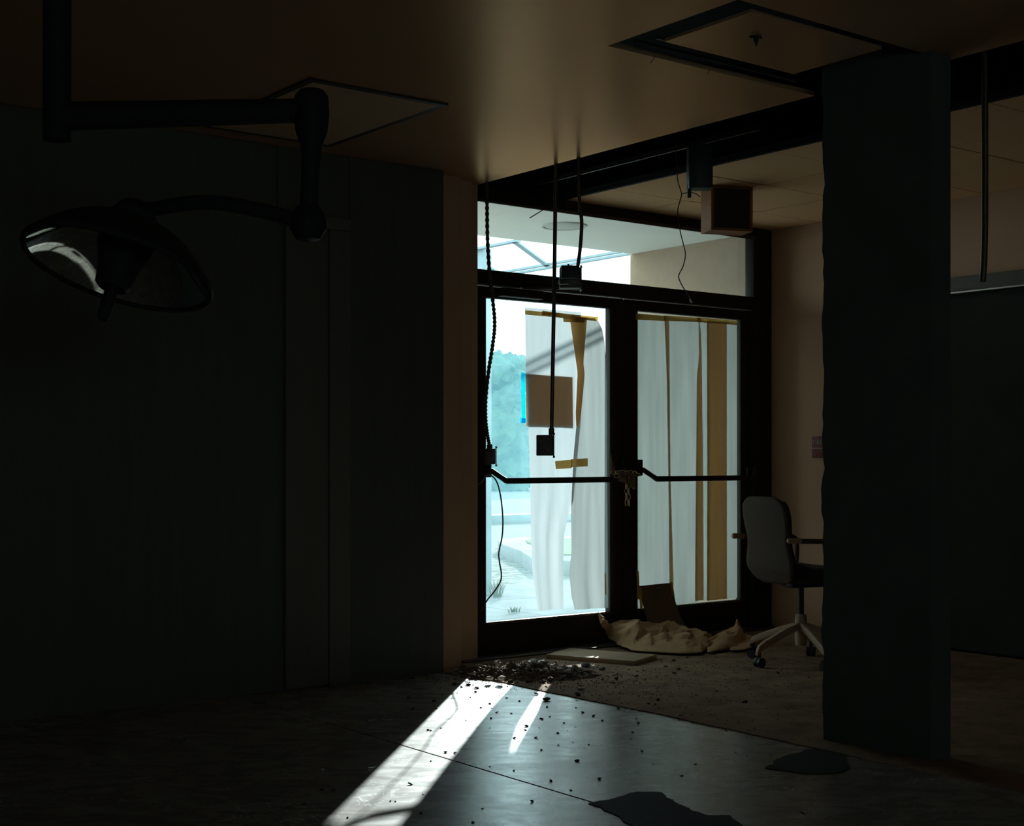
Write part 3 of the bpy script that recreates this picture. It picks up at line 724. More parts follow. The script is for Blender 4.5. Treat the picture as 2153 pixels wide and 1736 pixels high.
# straight conduit with the lower box
e = empty('rigid_conduit', atD(1168, 345, 7.26)); tag(e, 'long straight conduit with a box hanging lowest, before the white paper', 'conduit', 'conduits hanging from the torn ceiling')
MB().tube([atD(1169, 330, 7.26), atD(1165, 620, 7.26), atD(1159.5, 912, 7.26)], 0.0105, 12).build('pipe', 'conduit', e, smooth=True)
MB().tube([atD(1159.5, 900, 7.26), atD(1159.5, 914, 7.26)], 0.015, 12).build('connector', 'box', e, smooth=True)
jbox(e, atD(1145, 936, 7.26), VY, 0.086, 0.06, 0.108)
# bent conduit with the box at the transom
e = empty('rigid_conduit', atD(1217, 335, 7.11)); tag(e, 'short bent conduit ending in a stacked box level with the transom bar', 'conduit', 'conduits hanging from the torn ceiling')
MB().tube(smooth_path([atD(x, y, 7.11) for (x, y) in ((1216, 322), (1217, 400), (1220, 440), (1223, 470), (1220, 520), (1214, 566))], 8), 0.0095, 12).build('pipe', 'conduit', e, smooth=True)
jbox(e, atD(1198, 585, 7.11), VY, 0.105, 0.07, 0.105)
MB().obox(atD(1198, 572, 7.02), RGT, FWD, (0, 0, 1), 0.044, 0.02, 0.032).build('switch_body', 'black', e, 0.003)
MB().tube([atD(1195, 555, 7.1), atD(1195, 566, 7.1)], 0.005, 8).build('toggle', 'black', e, smooth=True)
MB().tube(smooth_path([atD(1174, 590, 7.0), atD(1176, 597, 7.0), atD(1195, 597, 7.0)], 6), 0.002, 6).build('loose_wire', 'bright_metal', e)
# black box hanging from the slot with a bracket, and its wire
e = empty('hanging_box', atD(1470, 300, 6.98)); tag(e, 'black metal box hanging from the torn ceiling slot beside a thin wire', 'box')
MB().obox(atD(1471, 352, 6.98), RGT, FWD, (0, 0, 1), 0.060, 0.05, 0.11).build('box_body', 'black', e, 0.006)
MB().tube([atD(1468, 200, 6.98), atD(1470, 305, 6.98)], 0.012, 10).build('pipe', 'black', e, smooth=True)
MB().obox(atD(1449, 403, 6.98), RGT, FWD, (0, 0, 1), 0.009, 0.01, 0.03).build('bracket', 'black', e)
e = MB().tube(smooth_path([atD(x, y, 7.05) for (x, y) in ((1421, 300), (1424, 370), (1428, 390), (1433, 408), (1429, 425), (1425, 445), (1430, 485), (1436, 510), (1441, 535), (1436, 560), (1427, 580), (1434, 600), (1446, 618), (1453, 632))], 8), 0.0028, 6).build('loose_wire', 'cord', None, smooth=True)
tag(e, 'thin kinked wire dangling before the transom glass near the hanging box', 'wire')
MB().tube(smooth_path([atD(1432, 408, 7.05), atD(1445, 405, 7.03), atD(1460, 406, 7.02), atD(1472, 414, 7.03)], 6), 0.0025, 6).build('wire_branch', 'cord', e, smooth=True)
MB().tube([atD(1451, 628, 7.05), atD(1455, 636, 7.05)], 0.005, 8).build('wire_nut', 'bright_metal', e, smooth=True)
# pipe beyond the pier
e = MB().tube(smooth_path([atD(2071, 962 - 2.1 / 5.4 * FPX, 5.4), atD(2071, 150, 5.4), atD(2071, 400, 5.4), atD(2070, 520, 5.4), atD(2066, 592, 5.4)], 6), 0.0125, 12).build('hanging_pipe', 'conduit', None, smooth=True)
tag(e, 'dark pipe hanging past the pier in front of the side doorway', 'pipe')
# cord from the panic bar
e = MB().tube(smooth_path([onY(x, y, yy) for (x, y, yy) in ((1000, 1024, 6.36), (1012, 1012, 6.31), (1022, 1000, 6.30), (1032, 999, 6.29), (1044, 1012, 6.29), (1052, 1040, 6.29), (1057, 1085, 6.29), (1056, 1125, 6.29), (1049, 1160, 6.29), (1050, 1180, 6.29), (1054, 1205, 6.29), (1052, 1222, 6.29), (1040, 1242, 6.30), (1024, 1262, 6.32), (1011, 1285, 6.34))], 8), 0.0042, 8).build('loose_cable', 'cord', None, smooth=True)
tag(e, 'thin brown cord draped over the left panic bar, hanging before clear glass', 'cord')
# little stick / wire poking from the head
e = MB().tube([onY(1114, 458, 6.30), onY(1142, 441, 6.33)], 0.003, 6).build('wire_stub', 'cord')
tag(e, 'short stiff wire stub poking out below the door head', 'wire')

# wooden box under the tile ceiling
c = atD(1528, 443, 7.9)
e = empty('wooden_speaker_box', (c.x, c.y, c.z - 0.12)); tag(e, 'small wooden box with dark front fixed under the tile ceiling', 'speaker box')
ax = (RGT * 0.97 + FWD * 0.25).normalized(); ay = Vector((-ax.y, ax.x, 0))
az = Vector((0, 0, 1)); hw, hd, hh = 0.118, 0.075, 0.118
for s_ in (-1, 1):
    MB().obox(c + ax * (hw * s_), ax, ay, az, 0.008, hd, hh).build('side_panel', 'wood', e)
    MB().obox(c + az * (hh * s_), ax, ay, az, hw + 0.008, hd, 0.007).build('end_panel', 'wood', e)
MB().obox(c - ay * (hd - 0.012), ax, ay, az, hw - 0.008, 0.006, hh - 0.007).build('front_cloth', 'wood_dark', e)
MB().obox(c + ay * (hd - 0.006), ax, ay, az, hw - 0.008, 0.005, hh - 0.007).build('back_panel', 'wood_dark', e)
MB().beam(c + az * hh, Vector((c.x, c.y, ZC)), 0.05, 0.05).build('bracket', 'black', e)

# fire alarm call point on the right wall
p = onX(1720, 940, XR)
e = empty('fire_alarm_station', (XR, p.y - 0.05, p.z - 0.07)); tag(e, 'dark red fire alarm pull station on the tan wall by the pier', 'alarm')
yy, zz = p.y, p.z
MB().box(XR - 0.045, XR, yy - 0.10, yy + 0.017, zz - 0.07, zz + 0.07).build('alarm_body', 'red', e, 0.006)
MB().box(XR - 0.052, XR - 0.045, yy - 0.09, yy + 0.008, zz - 0.010, zz - 0.004).build('pull_bar', 'letter', e)
tc_ = bpy.data.curves.new('alarm_lettering', 'FONT'); tc_.body = 'FIRE'; tc_.size = 0.045; tc_.extrude = 0.0008
tmp = bpy.data.objects.new('lettering_source', tc_); COL.objects.link(tmp)
bpy.context.view_layer.update()
me_ = bpy.data.meshes.new_from_object(tmp.evaluated_get(bpy.context.evaluated_depsgraph_get()))
bpy.data.objects.remove(tmp); me_.materials.clear(); me_.materials.append(M['letter'])
to = bpy.data.objects.new('alarm_lettering', me_); COL.objects.link(to)
to.parent = e; to.location = (-0.047, yy + 0.005 - e.location.y, zz + 0.015 - e.location.z); to.rotation_euler = (R(90), 0, R(-90))

# ================================================================== OFFICE CHAIR
ch_ = empty('office_chair', (6.0, 5.16, 0.005), R(-12.8))
tag(ch_, 'swivel office chair with charcoal shell back and beige star base', 'chair')
for i in range(5):
    a = R(178 - 72 * i + 12.8 - 4)
    d = Vector((math.cos(a), math.sin(a), 0)); s_ = Vector((-d.y, d.x, 0))
    secs = [(0.02, 0.215, 0.022, 0.022), (0.12, 0.185, 0.019, 0.024), (0.27, 0.125, 0.016, 0.026), (0.312, 0.105, 0.015, 0.022), (0.325, 0.075, 0.014, 0.012)]
    lm = MB(); vs = []
    for (r_, z, w, hh_) in secs:
        c = d * r_ + Vector((0, 0, z))
        vs += [c - s_ * w - Vector((0, 0, hh_)), c + s_ * w - Vector((0, 0, hh_)), c + s_ * w * 0.8 + Vector((0, 0, hh_ * 0.6)), c - s_ * w * 0.8 + Vector((0, 0, hh_ * 0.6))]
    fs = []
    for j in range(len(secs) - 1):
        for q_ in range(4): fs.append((j * 4 + q_, j * 4 + (q_ + 1) % 4, j * 4 + 4 + (q_ + 1) % 4, j * 4 + 4 + q_))
    fs += [(3, 2, 1, 0), tuple(len(vs) - 4 + q_ for q_ in range(4))]
    lg = lm.add(vs, fs).build('base_leg', 'chair_base', ch_, 0.004, local=True)
    wm = MB(); c = d * 0.305 + Vector((0, 0, 0.027))
    for off in (-0.014, 0.014):
        wm.tube([c + s_ * (off - 0.009), c + s_ * (off + 0.009)], 0.027, 18)
    wm.tube([c + Vector((0, 0, 0.02)), c + Vector((0, 0, 0.06))], 0.008, 8)
    wm.build('caster', 'black', lg, smooth=True, local=True)
MB().lathe([(0.0, 0.10), (0.03, 0.10), (0.034, 0.13), (0.034, 0.22), (0.030, 0.27), (0.018, 0.275)], 20).build('column_sleeve', 'chair_base', ch_, smooth=True, local=True)
MB().lathe([(0.0165, 0.26), (0.0165, 0.44), (0.0, 0.44)], 16).build('gas_column', 'black', ch_, smooth=True, local=True)
MB().box(-0.10, 0.12, -0.06, 0.06, 0.425, 0.455).build('tilt_mechanism', 'black', ch_, 0.01, local=True)
def seat_fn(u, v):
    a = u * 2 * math.pi; rr = v
    sx = 0.212 * math.copysign(abs(math.cos(a)) ** 0.6, math.cos(a)); sy = 0.24 * math.copysign(abs(math.sin(a)) ** 0.6, math.sin(a))
    return sx, sy
st = MB(); prof = [(0.0, 0.452), (0.55, 0.450), (0.86, 0.462), (0.98, 0.490), (1.0, 0.51), (0.97, 0.532), (0.85, 0.545), (0.5, 0.535), (0.0, 0.53)]
vs = []; nn = 36
for (rr, z) in prof:
    for i in range(nn):
        sx, sy = seat_fn(i / nn, 1)
        x = 0.035 + sx * rr; vs.append((x, sy * rr, z + (0.02 if x < -0.1 else 0) - (0.02 * max(0, x - 0.12) / 0.14)))
fs = [(i * nn + j, i * nn + (j + 1) % nn, (i + 1) * nn + (j + 1) % nn, (i + 1) * nn + j) for i in range(len(prof) - 1) for j in range(nn)]
st.add(vs, fs).build('seat', 'chair_seat', ch_, smooth=True, local=True)
def back_fn(u, v, t=0.0):
    z = 0.455 + 0.475 * v
    hw_ = poly_at([(0.10, 0.0), (0.17, 0.05), (0.205, 0.15), (0.215, 0.25), (0.19, 0.40), (0.183, 0.5), (0.195, 0.62), (0.205, 0.75), (0.198, 0.88), (0.17, 0.95), (0.11, 1.0)], v)
    y = lerp(-hw_, hw_, u)
    x = -0.215 - 0.03 * v - 0.05 * max(0, v - 0.55) + 0.10 * max(0, 0.18 - v) * 2.2 + 0.35 * y * y + t
    return Vector((x, y, z))
MB().grid(lambda u, v: back_fn(u, v, 0), 16, 26).build('backrest', 'chair_shell', ch_, smooth=True, solid=0.022, local=True)
MB().grid(lambda u, v: back_fn(0.06 + u * 0.88, 0.22 + v * 0.73, 0.032), 14, 20).build('back_pad', 'chair_seat', ch_, smooth=True, solid=0.02, local=True)
for sy in (-1, 1):
    ar = MB().tube(smooth_path([(-0.265, sy * 0.262, 0.702), (-0.22, sy * 0.266, 0.700), (0.0, sy * 0.27, 0.692), (0.14, sy * 0.265, 0.690)], 5), 0.0135, 12).build('armrest', 'chair_shell', ch_, smooth=True, local=True)
    MB().tube([(-0.28, sy * 0.261, 0.703), (-0.272, sy * 0.262, 0.7025), (-0.20, sy * 0.267, 0.6995)], [0.009, 0.0155, 0.0155], 12).build('arm_tip', 'chair_base', ar, smooth=True, local=True)
    MB().tube(smooth_path([(0.13, sy * 0.265, 0.69), (0.165, sy * 0.262, 0.66), (0.15, sy * 0.25, 0.52), (0.08, sy * 0.2, 0.46)], 6), 0.012, 10).build('arm_support', 'chair_shell', ch_, smooth=True, local=True)

# ================================================================== ON THE FLOOR
# board
A, B = onZ(1148, 1384, 0.005), onZ(1335, 1399, 0.005)
ab = (B - A); nrm = Vector((-ab.y, ab.x, 0)).normalized()
if nrm.x < 0: nrm = -nrm
Pp = [A, B, B + nrm * 0.30, A + nrm * 0.30]
bd = MB().prism([(p.x, p.y) for p in Pp], 0.006, 0.030).build('fibreboard_panel', 'board', None, 0.002)
tag(bd, 'loose fibreboard panel lying on the dusty floor by the left door', 'board')

# crumpled kraft paper
def crumple(p, amp, seed, fr=7.0):
    a = fbm((p.x * fr + seed, p.y * fr, p.z * fr), 3)
    return abs(a) * 2 - 0.4
def kraft(name, top, bot, seed, amp, label, nu=60, nv=22):
    def fn(u, v):
        def at(poly):
            f = u * (len(poly) - 1); i = min(int(f), len(poly) - 2); t = f - i
            return lerp(poly[i], poly[i + 1], t)
        a, b = at(top), at(bot)
        p = lerp(a, b, v)
        bulge = min(1, u * 4) * math.sin(math.pi * v) * 0.05 * (0.6 + 0.5 * math.sin(u * 7 + seed))
        p = p + Vector((0, -bulge * 0.6, bulge * 0.7))
        c = crumple(p, amp, seed) * min(1, 0.15 + u * 4)
        return p + Vector((0.3 * amp * c, -0.5 * amp * c, amp * c * math.sin(math.pi * min(1, v + 0.12)))) + Vector((0, 0, 0.012))
    o = MB().grid(fn, nu, nv).build(name, 'kraft', None, smooth=False, solid=0.0015)
    for v_ in o.data.vertices:
        if v_.co.z < 0.008: v_.co.z = 0.008
    for p_ in o.data.polygons: p_.use_smooth = True
    o.data.set_sharp_from_angle(angle=R(28))
    tag(o, label, 'paper', 'crumpled kraft paper at the right door')
    return o
top = [onY(1257.5, 1290, 6.33), onY(1272, 1304, 6.32), onY(1284, 1314, 6.31), onY(1304, 1307, 6.31), onY(1340, 1307, 6.30), onY(1370, 1312, 6.30), onY(1405, 1318, 6.30), onY(1440, 1327, 6.26), onY(1470, 1338, 6.22), onY(1497, 1352, 6.1)]
bot = [onY(1257, 1292, 6.325), onY(1264, 1318, 6.27), onZ(1277, 1341, 0.05), onZ(1297, 1358, 0.02), onZ(1328, 1371, 0.008), onZ(1360, 1374, 0.008), onZ(1400, 1376, 0.008), onZ(1435, 1378, 0.008), onZ(1470, 1377, 0.008), onZ(1499, 1366, 0.008)]
kraft('crumpled_paper', top, bot, 2.0, 0.036, 'large crumpled kraft paper sheet slumped against the foot of the doors')
top = [onZ(1486, 1352, 0.03), onZ(1510, 1335, 0.05), onY(1540, 1322, 6.12), onY(1547, 1306, 6.14), onY(1553, 1322, 6.10), onZ(1560, 1342, 0.02)]
bot = [onZ(1488, 1376, 0.008), onZ(1515, 1371, 0.008), onZ(1540, 1368, 0.008), onZ(1556, 1364, 0.008), onZ(1570, 1362, 0.008), onZ(1578, 1358, 0.008)]
kraft('crumpled_paper', top, bot, 6.0, 0.024, 'smaller peaked kraft paper scrap between the big sheet and the chair', 30, 14)
top = [onZ(1535, 1352, 0.02), onZ(1560, 1347, 0.02), onZ(1590, 1340, 0.02), onZ(1600, 1346, 0.02)]
bot = [onZ(1535, 1372, 0.008), onZ(1562, 1370, 0.008), onZ(1585, 1364, 0.008), onZ(1602, 1357, 0.008)]
kraft('crumpled_paper', top, bot, 9.0, 0.010, 'flat kraft paper scrap under the left leg of the chair', 24, 12)

# dark flooring scraps
def scrap(pix, label, z=0.0, th=0.003, mat='stain', name='flooring_scrap'):
    P = [onZ(x, y, z) for (x, y) in pix]
    Q = smooth_path([Vector((p.x, p.y, 0)) for p in P + [P[0]]], 9)[:-1]
    Q = [q + Vector((fbm((q.x * 14, q.y * 14, 3)), fbm((q.x * 14, q.y * 14, 8)), 0)) * 0.016 for q in Q]
    o = MB().prism([(p.x, p.y) for p in Q], z, z + th).build(name, mat)
    tag(o, label, 'flooring scrap', 'dark scraps of torn flooring')
scrap([(1235, 1690), (1290, 1679), (1335, 1666), (1385, 1668), (1425, 1690), (1480, 1713), (1545, 1724), (1580, 1790), (1420, 1790), (1330, 1735), (1275, 1705)], 'wide dark flooring scrap on the concrete at the bottom edge of view')
scrap([(1612, 1616), (1634, 1596), (1672, 1584), (1728, 1574), (1780, 1588), (1775, 1622), (1700, 1626), (1655, 1622)], 'dark flooring scrap against the foot of the pier', z=0.001)

# rubble: a low mound of dust, chunks on it, chunks scattered round
def chunk_mesh(name, seed, mat, flat=0.6):
    rnd = random.Random(seed); bmx = bmesh.new(); bmesh.ops.create_icosphere(bmx, subdivisions=1, radius=1)
    for v in bmx.verts:
        v.co *= rnd.uniform(0.65, 1.15); v.co.z *= flat
    me = bpy.data.meshes.new(name); bmx.to_mesh(me); bmx.free(); me.materials.append(M[mat]); return me
PALE = [chunk_mesh('plaster_chunk', 10 + i, 'chunk_pale') for i in range(4)]
BROWN = [chunk_mesh('rubble_chunk', 20 + i, 'chunk_brown') for i in range(4)]
DARK = [chunk_mesh('dark_crumb', 30 + i, 'chunk_dark', 0.5) for i in range(4)]
PC = Vector((4.55, 5.80, 0))
e1 = Vector((0.66, -0.75, 0)); e2 = Vector((0.75, 0.66, 0))
def mound_h(x, y):
    d = Vector((x, y, 0)) - PC; a, b = d.dot(e1) / 0.42, d.dot(e2) / 0.27
    q = 1 - (a * a + b * b)
    if q <= 0: return 0
    return max(0.0, q * (0.032 + 0.05 * abs(fbm((x * 9, y * 9, 1), 4))) )
def mound_fn(u, v):
    d = e1 * ((u - 0.5) * 0.84) + e2 * ((v - 0.5) * 0.54); p = PC + d
    h = mound_h(p.x, p.y)
    return Vector((p.x, p.y, -0.004 + h + (0.012 * fbm((p.x * 40, p.y * 40, 4), 4) if h > 0.004 else 0)))
md = MB().grid(mound_fn, 90, 60).build('rubble_dust', 'chunk_brown')
tag(md, 'low mound of brown rubble dust on the floor before the left door', 'rubble', kind='stuff')
def floor_z(x, y): return 0.005 if x > XE else 0.0
def put(mesh, x, y, s, z0, label, cat, group, name):
    o = bpy.data.objects.new(name, mesh); COL.objects.link(o)
    o.location = (x, y, z0 + s * 0.32); o.scale = (s * random.uniform(0.8, 1.3), s * random.uniform(0.8, 1.3), s * random.uniform(0.6, 1.0))
    o.rotation_euler = (random.uniform(-0.3, 0.3), random.uniform(-0.3, 0.3), random.uniform(0, 6.28))
    return tag(o, label, cat, group)
for i in range(90):
    a, b = random.gauss(0, 0.17), random.gauss(0, 0.085)
    p = (PC if i < 65 else PC + Vector((-0.18, 0.06, 0))) + e1 * a + e2 * (b + 0.02); s_ = random.choice([0.005, 0.007, 0.009, 0.012, 0.016, 0.021])
    put(random.choice(PALE), p.x, p.y, s_, floor_z(p.x, p.y) + mound_h(p.x, p.y) * 0.9, 'pale broken plaster chunk in the rubble mound before the left door', 'rubble', 'plaster chunks of the mound', 'plaster_chunk')
for i in range(100):
    a, b = random.gauss(0, 0.2), random.gauss(0, 0.12)
    p = (PC if i < 70 else PC + Vector((-0.21, 0.05, 0))) + e1 * a + e2 * b; s_ = random.choice([0.005, 0.007, 0.009, 0.012, 0.016, 0.020])
    put(random.choice(BROWN), p.x, p.y, s_, floor_z(p.x, p.y) + mound_h(p.x, p.y) * 0.9, 'brown broken chunk in the rubble mound before the left door', 'rubble', 'brown chunks of the mound', 'rubble_chunk')
for (x, y, s_) in ((1138, 1392, 0.035), (1120, 1388, 0.026), (1100, 1398, 0.028), (1085, 1402, 0.022), (1054, 1425, 0.026), (1030, 1424, 0.02)):
    p = onZ(x, y + 4, 0.02)
    put(PALE[int(s_ * 1000) % 4], p.x, p.y, s_, 0.02, 'pale broken plaster chunk in the rubble mound before the left door', 'rubble', 'plaster chunks of the mound', 'plaster_chunk')
# scattered on the dusty entry floor
for i in range(70):
    x = random.uniform(4.4, 5.7); y = random.gauss(5.35, 0.45)
    if y > 6.2: continue
    put(random.choice(BROWN + DARK), x, y, random.choice([0.005, 0.007, 0.009, 0.014]), 0.005, 'brown crumb scattered on the dusty entry floor', 'rubble', 'crumbs on the entry floor', 'rubble_chunk')
for (x, y, s_) in ((1232, 1402, 0.028), (1212, 1414, 0.026), (1190, 1420, 0.03), (1245, 1422, 0.022), (1180, 1430, 0.024), (1265, 1408, 0.02), (1215, 1462, 0.02), (1150, 1470, 0.022), (1128, 1458, 0.018)):
    p = onZ(x, y, 0.005)
    put(random.choice(DARK), p.x, p.y, s_, floor_z(p.x, p.y), 'large dark clod beside the rubble mound on the entry floor', 'rubble', 'clods beside the mound', 'dark_clod')
# on the concrete
pix = [(1003, 1447, 9), (985, 1440, 9), (970, 1445, 7), (1000, 1455, 7), (912, 1474, 7), (930, 1462, 6), (1030, 1480, 6), (1045, 1498, 6), (1032, 1510, 5), (1011, 1488, 5), (860, 1467, 7), (868, 1490, 6), (917, 1490, 5),
       (900, 1535, 6), (906, 1536, 5), (927, 1531, 4), (937, 1582, 8), (957, 1583, 8), (906, 1600, 4), (863, 1649, 9), (821, 1684, 5), (831, 1685, 4), (889, 1670, 4), (731, 1719, 5), (885, 1710, 7), (994, 1729, 7),
       (1107, 1527, 9), (1082, 1552, 7), (1127, 1551, 7), (1104, 1535, 6), (1148, 1471, 9), (1150, 1486, 6), (1140, 1512, 6), (1137, 1511, 5), (1156, 1507, 5), (1173, 1541, 6), (1174, 1566, 5), (1138, 1577, 6), (1213, 1600, 8), (1260, 1638, 9),
       (1158, 1642, 8), (1118, 1685, 9), (1200, 1662, 5), (1186, 1520, 5), (1225, 1498, 6), (1248, 1506, 9), (1300, 1490, 8), (1266, 1515, 5), (1330, 1540, 6), (1350, 1580, 6), (1433, 1632, 7), (1462, 1607, 6), (1342, 1520, 6), (1080, 1620, 5), (1030, 1612, 4),
       (700, 1662, 8), (676, 1661, 6), (640, 1690, 6), (1015, 1700, 5), (1075, 1500, 5), (1092, 1474, 5), (1065, 1468, 6)]
for (x, y, d) in pix:
    p = onZ(x, y, 0.0); s_ = d / 2.0 * ray(x, y).length * (1.15 / (1.15 * (y - HY) / FPX + 1e-6)) * 0 + d * 0.5 * ((p - Vector((0, 0, CAM_H))).length / FPX)
    put(random.choice(DARK), p.x, p.y, s_ * 1.2, 0.0, 'small dark crumb scattered on the smooth concrete floor', 'rubble', 'crumbs on the concrete', 'dark_crumb')
for i in range(24):
    y = random.uniform(3.6, 5.9); x = XE - abs(random.gauss(0, 0.55)) - 0.02
    put(random.choice(DARK), x, y, random.choice([0.003, 0.004, 0.005]), 0.0, 'small dark crumb scattered on the smooth concrete floor', 'rubble', 'crumbs on the concrete', 'dark_crumb')
# fine grit, beyond counting
gt = MB(); rnd = random.Random(5)
for i in range(4200):
    if i < 2200:
        p = PC + Vector((-0.08, 0.02, 0)) + e1 * rnd.gauss(0, 0.34) + e2 * rnd.gauss(0, 0.2)
    else:
        p = Vector((rnd.uniform(4.24, 6.6), rnd.gauss(5.2, 0.7), 0))
    if p.y > 6.28 or p.x > 7.0 or (p.x < 4.55 and p.y > 6.1): continue
    s_ = rnd.choice([0.0015, 0.002, 0.003, 0.004]); z = floor_z(p.x, p.y) + mound_h(p.x, p.y)
    a = rnd.uniform(0, 6.28)
    T = [Vector((math.cos(a + q_ * 2.09) * s_ * 1.4 + p.x, math.sin(a + q_ * 2.09) * s_ * 1.4 + p.y, z)) for q_ in range(3)] + [Vector((p.x, p.y, z + s_ * 1.2))]
    gt.add(T, [(0, 2, 1), (0, 1, 3), (1, 2, 3), (2, 0, 3)])
tag(gt.build('grit', 'chunk_brown'), 'fine brown grit strewn over the floor near the doors', 'grit', kind='stuff')
# glass shards
def shard(px, py, s_, seed, label, cat='shard'):
    rnd = random.Random(seed); p = onZ(px, py, 0.001 if px < 1300 else 0.002)
    n_ = 5; P = []
    for k_ in range(n_):
        a = 2 * math.pi * k_ / n_ + rnd.uniform(-0.4, 0.4); r_ = s_ * rnd.uniform(0.5, 1.0)
        P.append((p.x + r_ * math.cos(a), p.y + r_ * math.sin(a)))
    o = MB().prism(P, 0.001, 0.006).build('glass_shard', 'shard')
    tag(o, label, 'shard', 'glass shards on the concrete')
shard(778, 1514, 0.028, 1, 'glass shard on dark concrete, first of the pair in line with the lamp')
shard(816, 1512, 0.03, 2, 'glass shard on dark concrete, second of the pair, nearer the sun patch')
shard(782, 1613, 0.022, 3, 'lone glass shard left of the middle of the sun patch')
shard(1690, 1707, 0.016, 4, 'lone glass shard in front of the pier foot')
shard(678, 1618, 0.006, 5, 'tiny glass splinter farthest left on the concrete')
p1 = onZ(1222, 1450, 0.006)
pc_ = MB().obox((p1.x, p1.y, 0.012), RGT, FWD, (0, 0, 1), 0.016, 0.008, 0.005).build('paper_chip', 'chunk_pale', None, 0.001)
tag(pc_, 'bright white chip on the dusty floor near the concrete edge', 'chip')

# ================================================================== CEILING FITTINGS
e = empty('ceiling_access_frame', (3.95, 3.5, ZC)); tag(e, 'pale panel hanging in the dark square ceiling opening', 'ceiling panel')
MB().box(3.57, 4.28, 3.29, 3.72, 2.684, 2.696).build('panel', 'ceil', e)
MB().box(3.56, 4.34, 3.745, 3.757, 2.70, 2.715).build('support_rail', 'box', e)
MB().box(3.50, 4.40, 3.80, 3.812, 2.69, 2.70).build('support_rail', 'plenum', e)
pp = onZ(1590, 76, 2.684)
MB().tube([pp, pp + Vector((0.0, 0, -0.02)), pp + Vector((0.01, 0.01, -0.03))], [0.012, 0.008, 0.003], 8).build('hook', 'black', e)
MB().tube([pp + Vector((-0.022, 0.01, -0.002)), pp + Vector((0.022, -0.005, -0.002))], 0.006, 6).build('hook_plate', 'black', e)
for (a, b, lab) in (((1378, 118), (1367, 134), 'dark torn strip dangling from the ceiling opening edge, longer one'), ((1493, 146), (1487, 156), 'tiny torn strip dangling from the ceiling opening edge')):
    pa = onZ(a[0], a[1], ZC); pb = atD(b[0], b[1], (pa - Vector((0, 0, CAM_H))).dot(FWD))
    tag(MB().beam(pa, pb, 0.008, 0.002).build('torn_strip', 'black'), lab, 'torn strip')

vx0, vx1, vy0, vy1 = 2.80, 3.42, 4.97, 5.92
e = empty('ceiling_vent', ((vx0 + vx1) / 2, (vy0 + vy1) / 2, ZC)); tag(e, 'rectangular louvred air grille in the plain ceiling behind the lamp', 'vent')
MB().box(vx0, vx1, vy0, vy1, ZC - 0.004, ZC - 0.001).build('backing', 'plenum', e)
for (a, b, c_, d_) in ((vx0 - 0.03, vx1 + 0.03, vy0 - 0.03, vy0), (vx0 - 0.03, vx1 + 0.03, vy1, vy1 + 0.03), (vx0 - 0.03, vx0, vy0, vy1), (vx1, vx1 + 0.03, vy0, vy1)):
    MB().box(a, b, c_, d_, ZC - 0.010, ZC - 0.001).build('frame_bar', 'box', e)
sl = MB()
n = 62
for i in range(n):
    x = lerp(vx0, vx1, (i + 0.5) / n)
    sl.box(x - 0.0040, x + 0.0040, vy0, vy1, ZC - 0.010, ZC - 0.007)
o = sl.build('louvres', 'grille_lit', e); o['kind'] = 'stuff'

# ================================================================== EXAMINATION LAMP
LD = 3.5
e = empty('examination_lamp', atD(120, 245, LD)); tag(e, 'large black examination lamp on a jointed ceiling arm', 'lamp')
pc0 = atD(120, 245, LD)
MB().tube([Vector((pc0.x, pc0.y, ZC)), Vector((pc0.x, pc0.y, pc0.z - 0.06))], 0.035, 18).build('ceiling_column', 'lamp_body', e, smooth=True)
MB().lathe([(0.0, 0), (0.12, 0), (0.12, -0.03), (0.05, -0.07), (0.036, -0.07)], 28, (pc0.x, pc0.y, ZC)).build('ceiling_rose', 'lamp_body', e, smooth=True)
MB().tube([pc0, atD(655, 232, LD)], [0.036, 0.030], 20).build('upper_arm', 'lamp_body', e, smooth=True)
kn = atD(655, 240, LD)
MB().lathe([(0.0, 0.062), (0.03, 0.060), (0.042, 0.045), (0.045, 0.0), (0.040, -0.045), (0.026, -0.085), (0.024, -0.12)], 28, kn).build('elbow_joint', 'lamp_body', e, smooth=True)
MB().tube([kn + Vector((0, 0, -0.09)), atD(648, 470, LD)], 0.023, 18).build('drop_tube', 'lamp_body', e, smooth=True)
bj = atD(648, 470, LD)
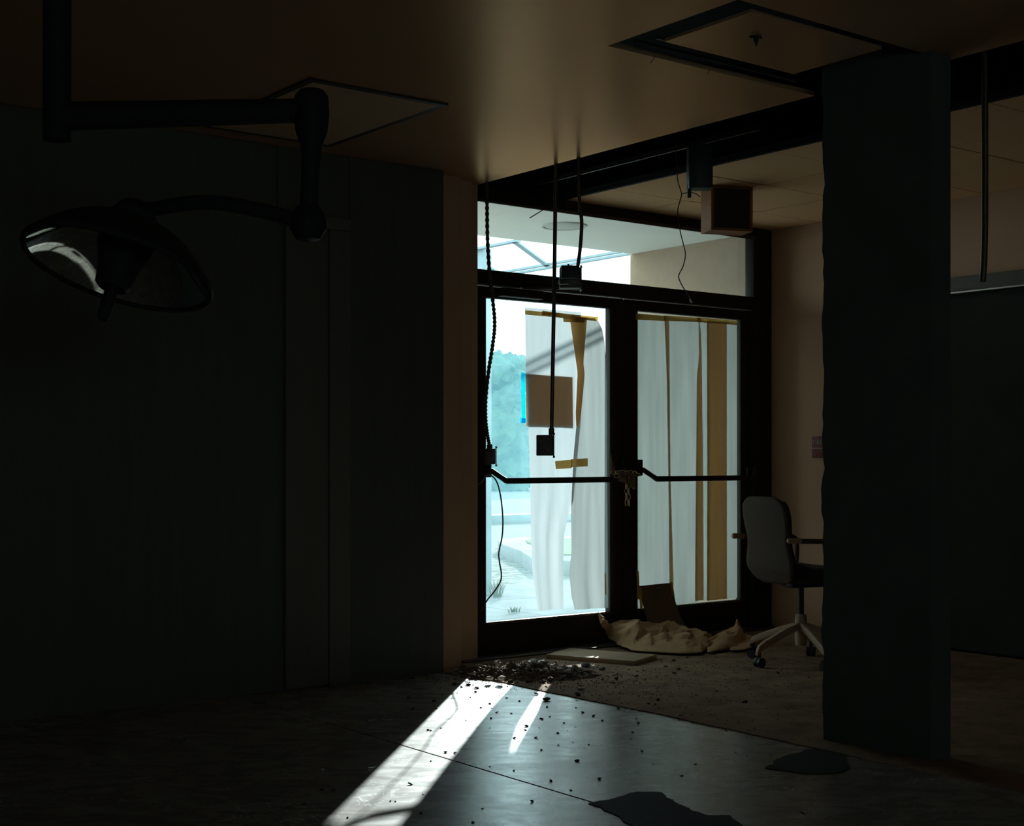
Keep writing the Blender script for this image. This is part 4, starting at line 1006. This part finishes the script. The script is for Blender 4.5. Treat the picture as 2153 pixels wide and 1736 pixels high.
MB().lathe([(0.0, 0.05), (0.03, 0.042), (0.046, 0.012), (0.046, -0.014), (0.03, -0.040), (0.0, -0.048)], 28, bj).build('lower_joint', 'lamp_body', e, smooth=True)
DC = atD(248, 565, LD)                       # centre of the dish opening
axis = (-FWD * math.sin(R(17)) - Vector((0, 0, 1)) * math.cos(R(17)) - RGT * 0.20).normalized()   # the way the dish faces
zl = -axis; xl_ = RGT - zl * RGT.dot(zl); xl_.normalize(); yl = zl.cross(xl_)
MT = Matrix((xl_, yl, zl)).transposed()
MB().tube(smooth_path([bj, atD(560, 445, LD), atD(430, 425, LD), DC + zl * 0.16], 8), 0.019, 16).build('spring_arm', 'lamp_body', e, smooth=True)
rr = 0.232
inner = [(rr * math.sin(a), 0.0 + 0.115 * (1 - (math.sin(a)) ** 2.6)) for a in [R(90) * (1 - i / 18) for i in range(19)]]
outer = [(rr + 0.006, -0.002)] + [((rr + 0.010) * math.sin(a), 0.006 + 0.128 * (1 - (math.sin(a)) ** 2.4)) for a in [R(90) * (1 - i / 18) for i in range(19)]]
MB().lathe(inner, 72, DC, MT).build('reflector', 'mirror', e, smooth=True)
MB().lathe([(rr, 0.0)] + outer, 72, DC, MT).build('dish_shell', 'lamp_body', e, smooth=True)
MB().lathe([(rr - 0.004, 0.0), (rr - 0.002, -0.007), (rr + 0.009, -0.007), (rr + 0.012, 0.001), (rr + 0.008, 0.006)], 72, DC, MT).build('rim', 'lamp_body', e, smooth=True)
MB().lathe([(0.0, -0.055), (0.035, -0.055), (0.045, -0.045), (0.05, 0.0), (0.07, 0.06), (0.07, 0.112)], 36, DC, MT).build('bulb_housing', 'lamp_body', e, smooth=True)
MB().lathe([(0.0, -0.14), (0.012, -0.14), (0.016, -0.13), (0.016, -0.055)], 20, DC, MT).build('handle', 'lamp_body', e, smooth=True)
MB().lathe([(0.05, 0.11), (0.06, 0.15), (0.04, 0.18), (0.0, 0.185)], 28, DC, MT).build('yoke', 'lamp_body', e, smooth=True)
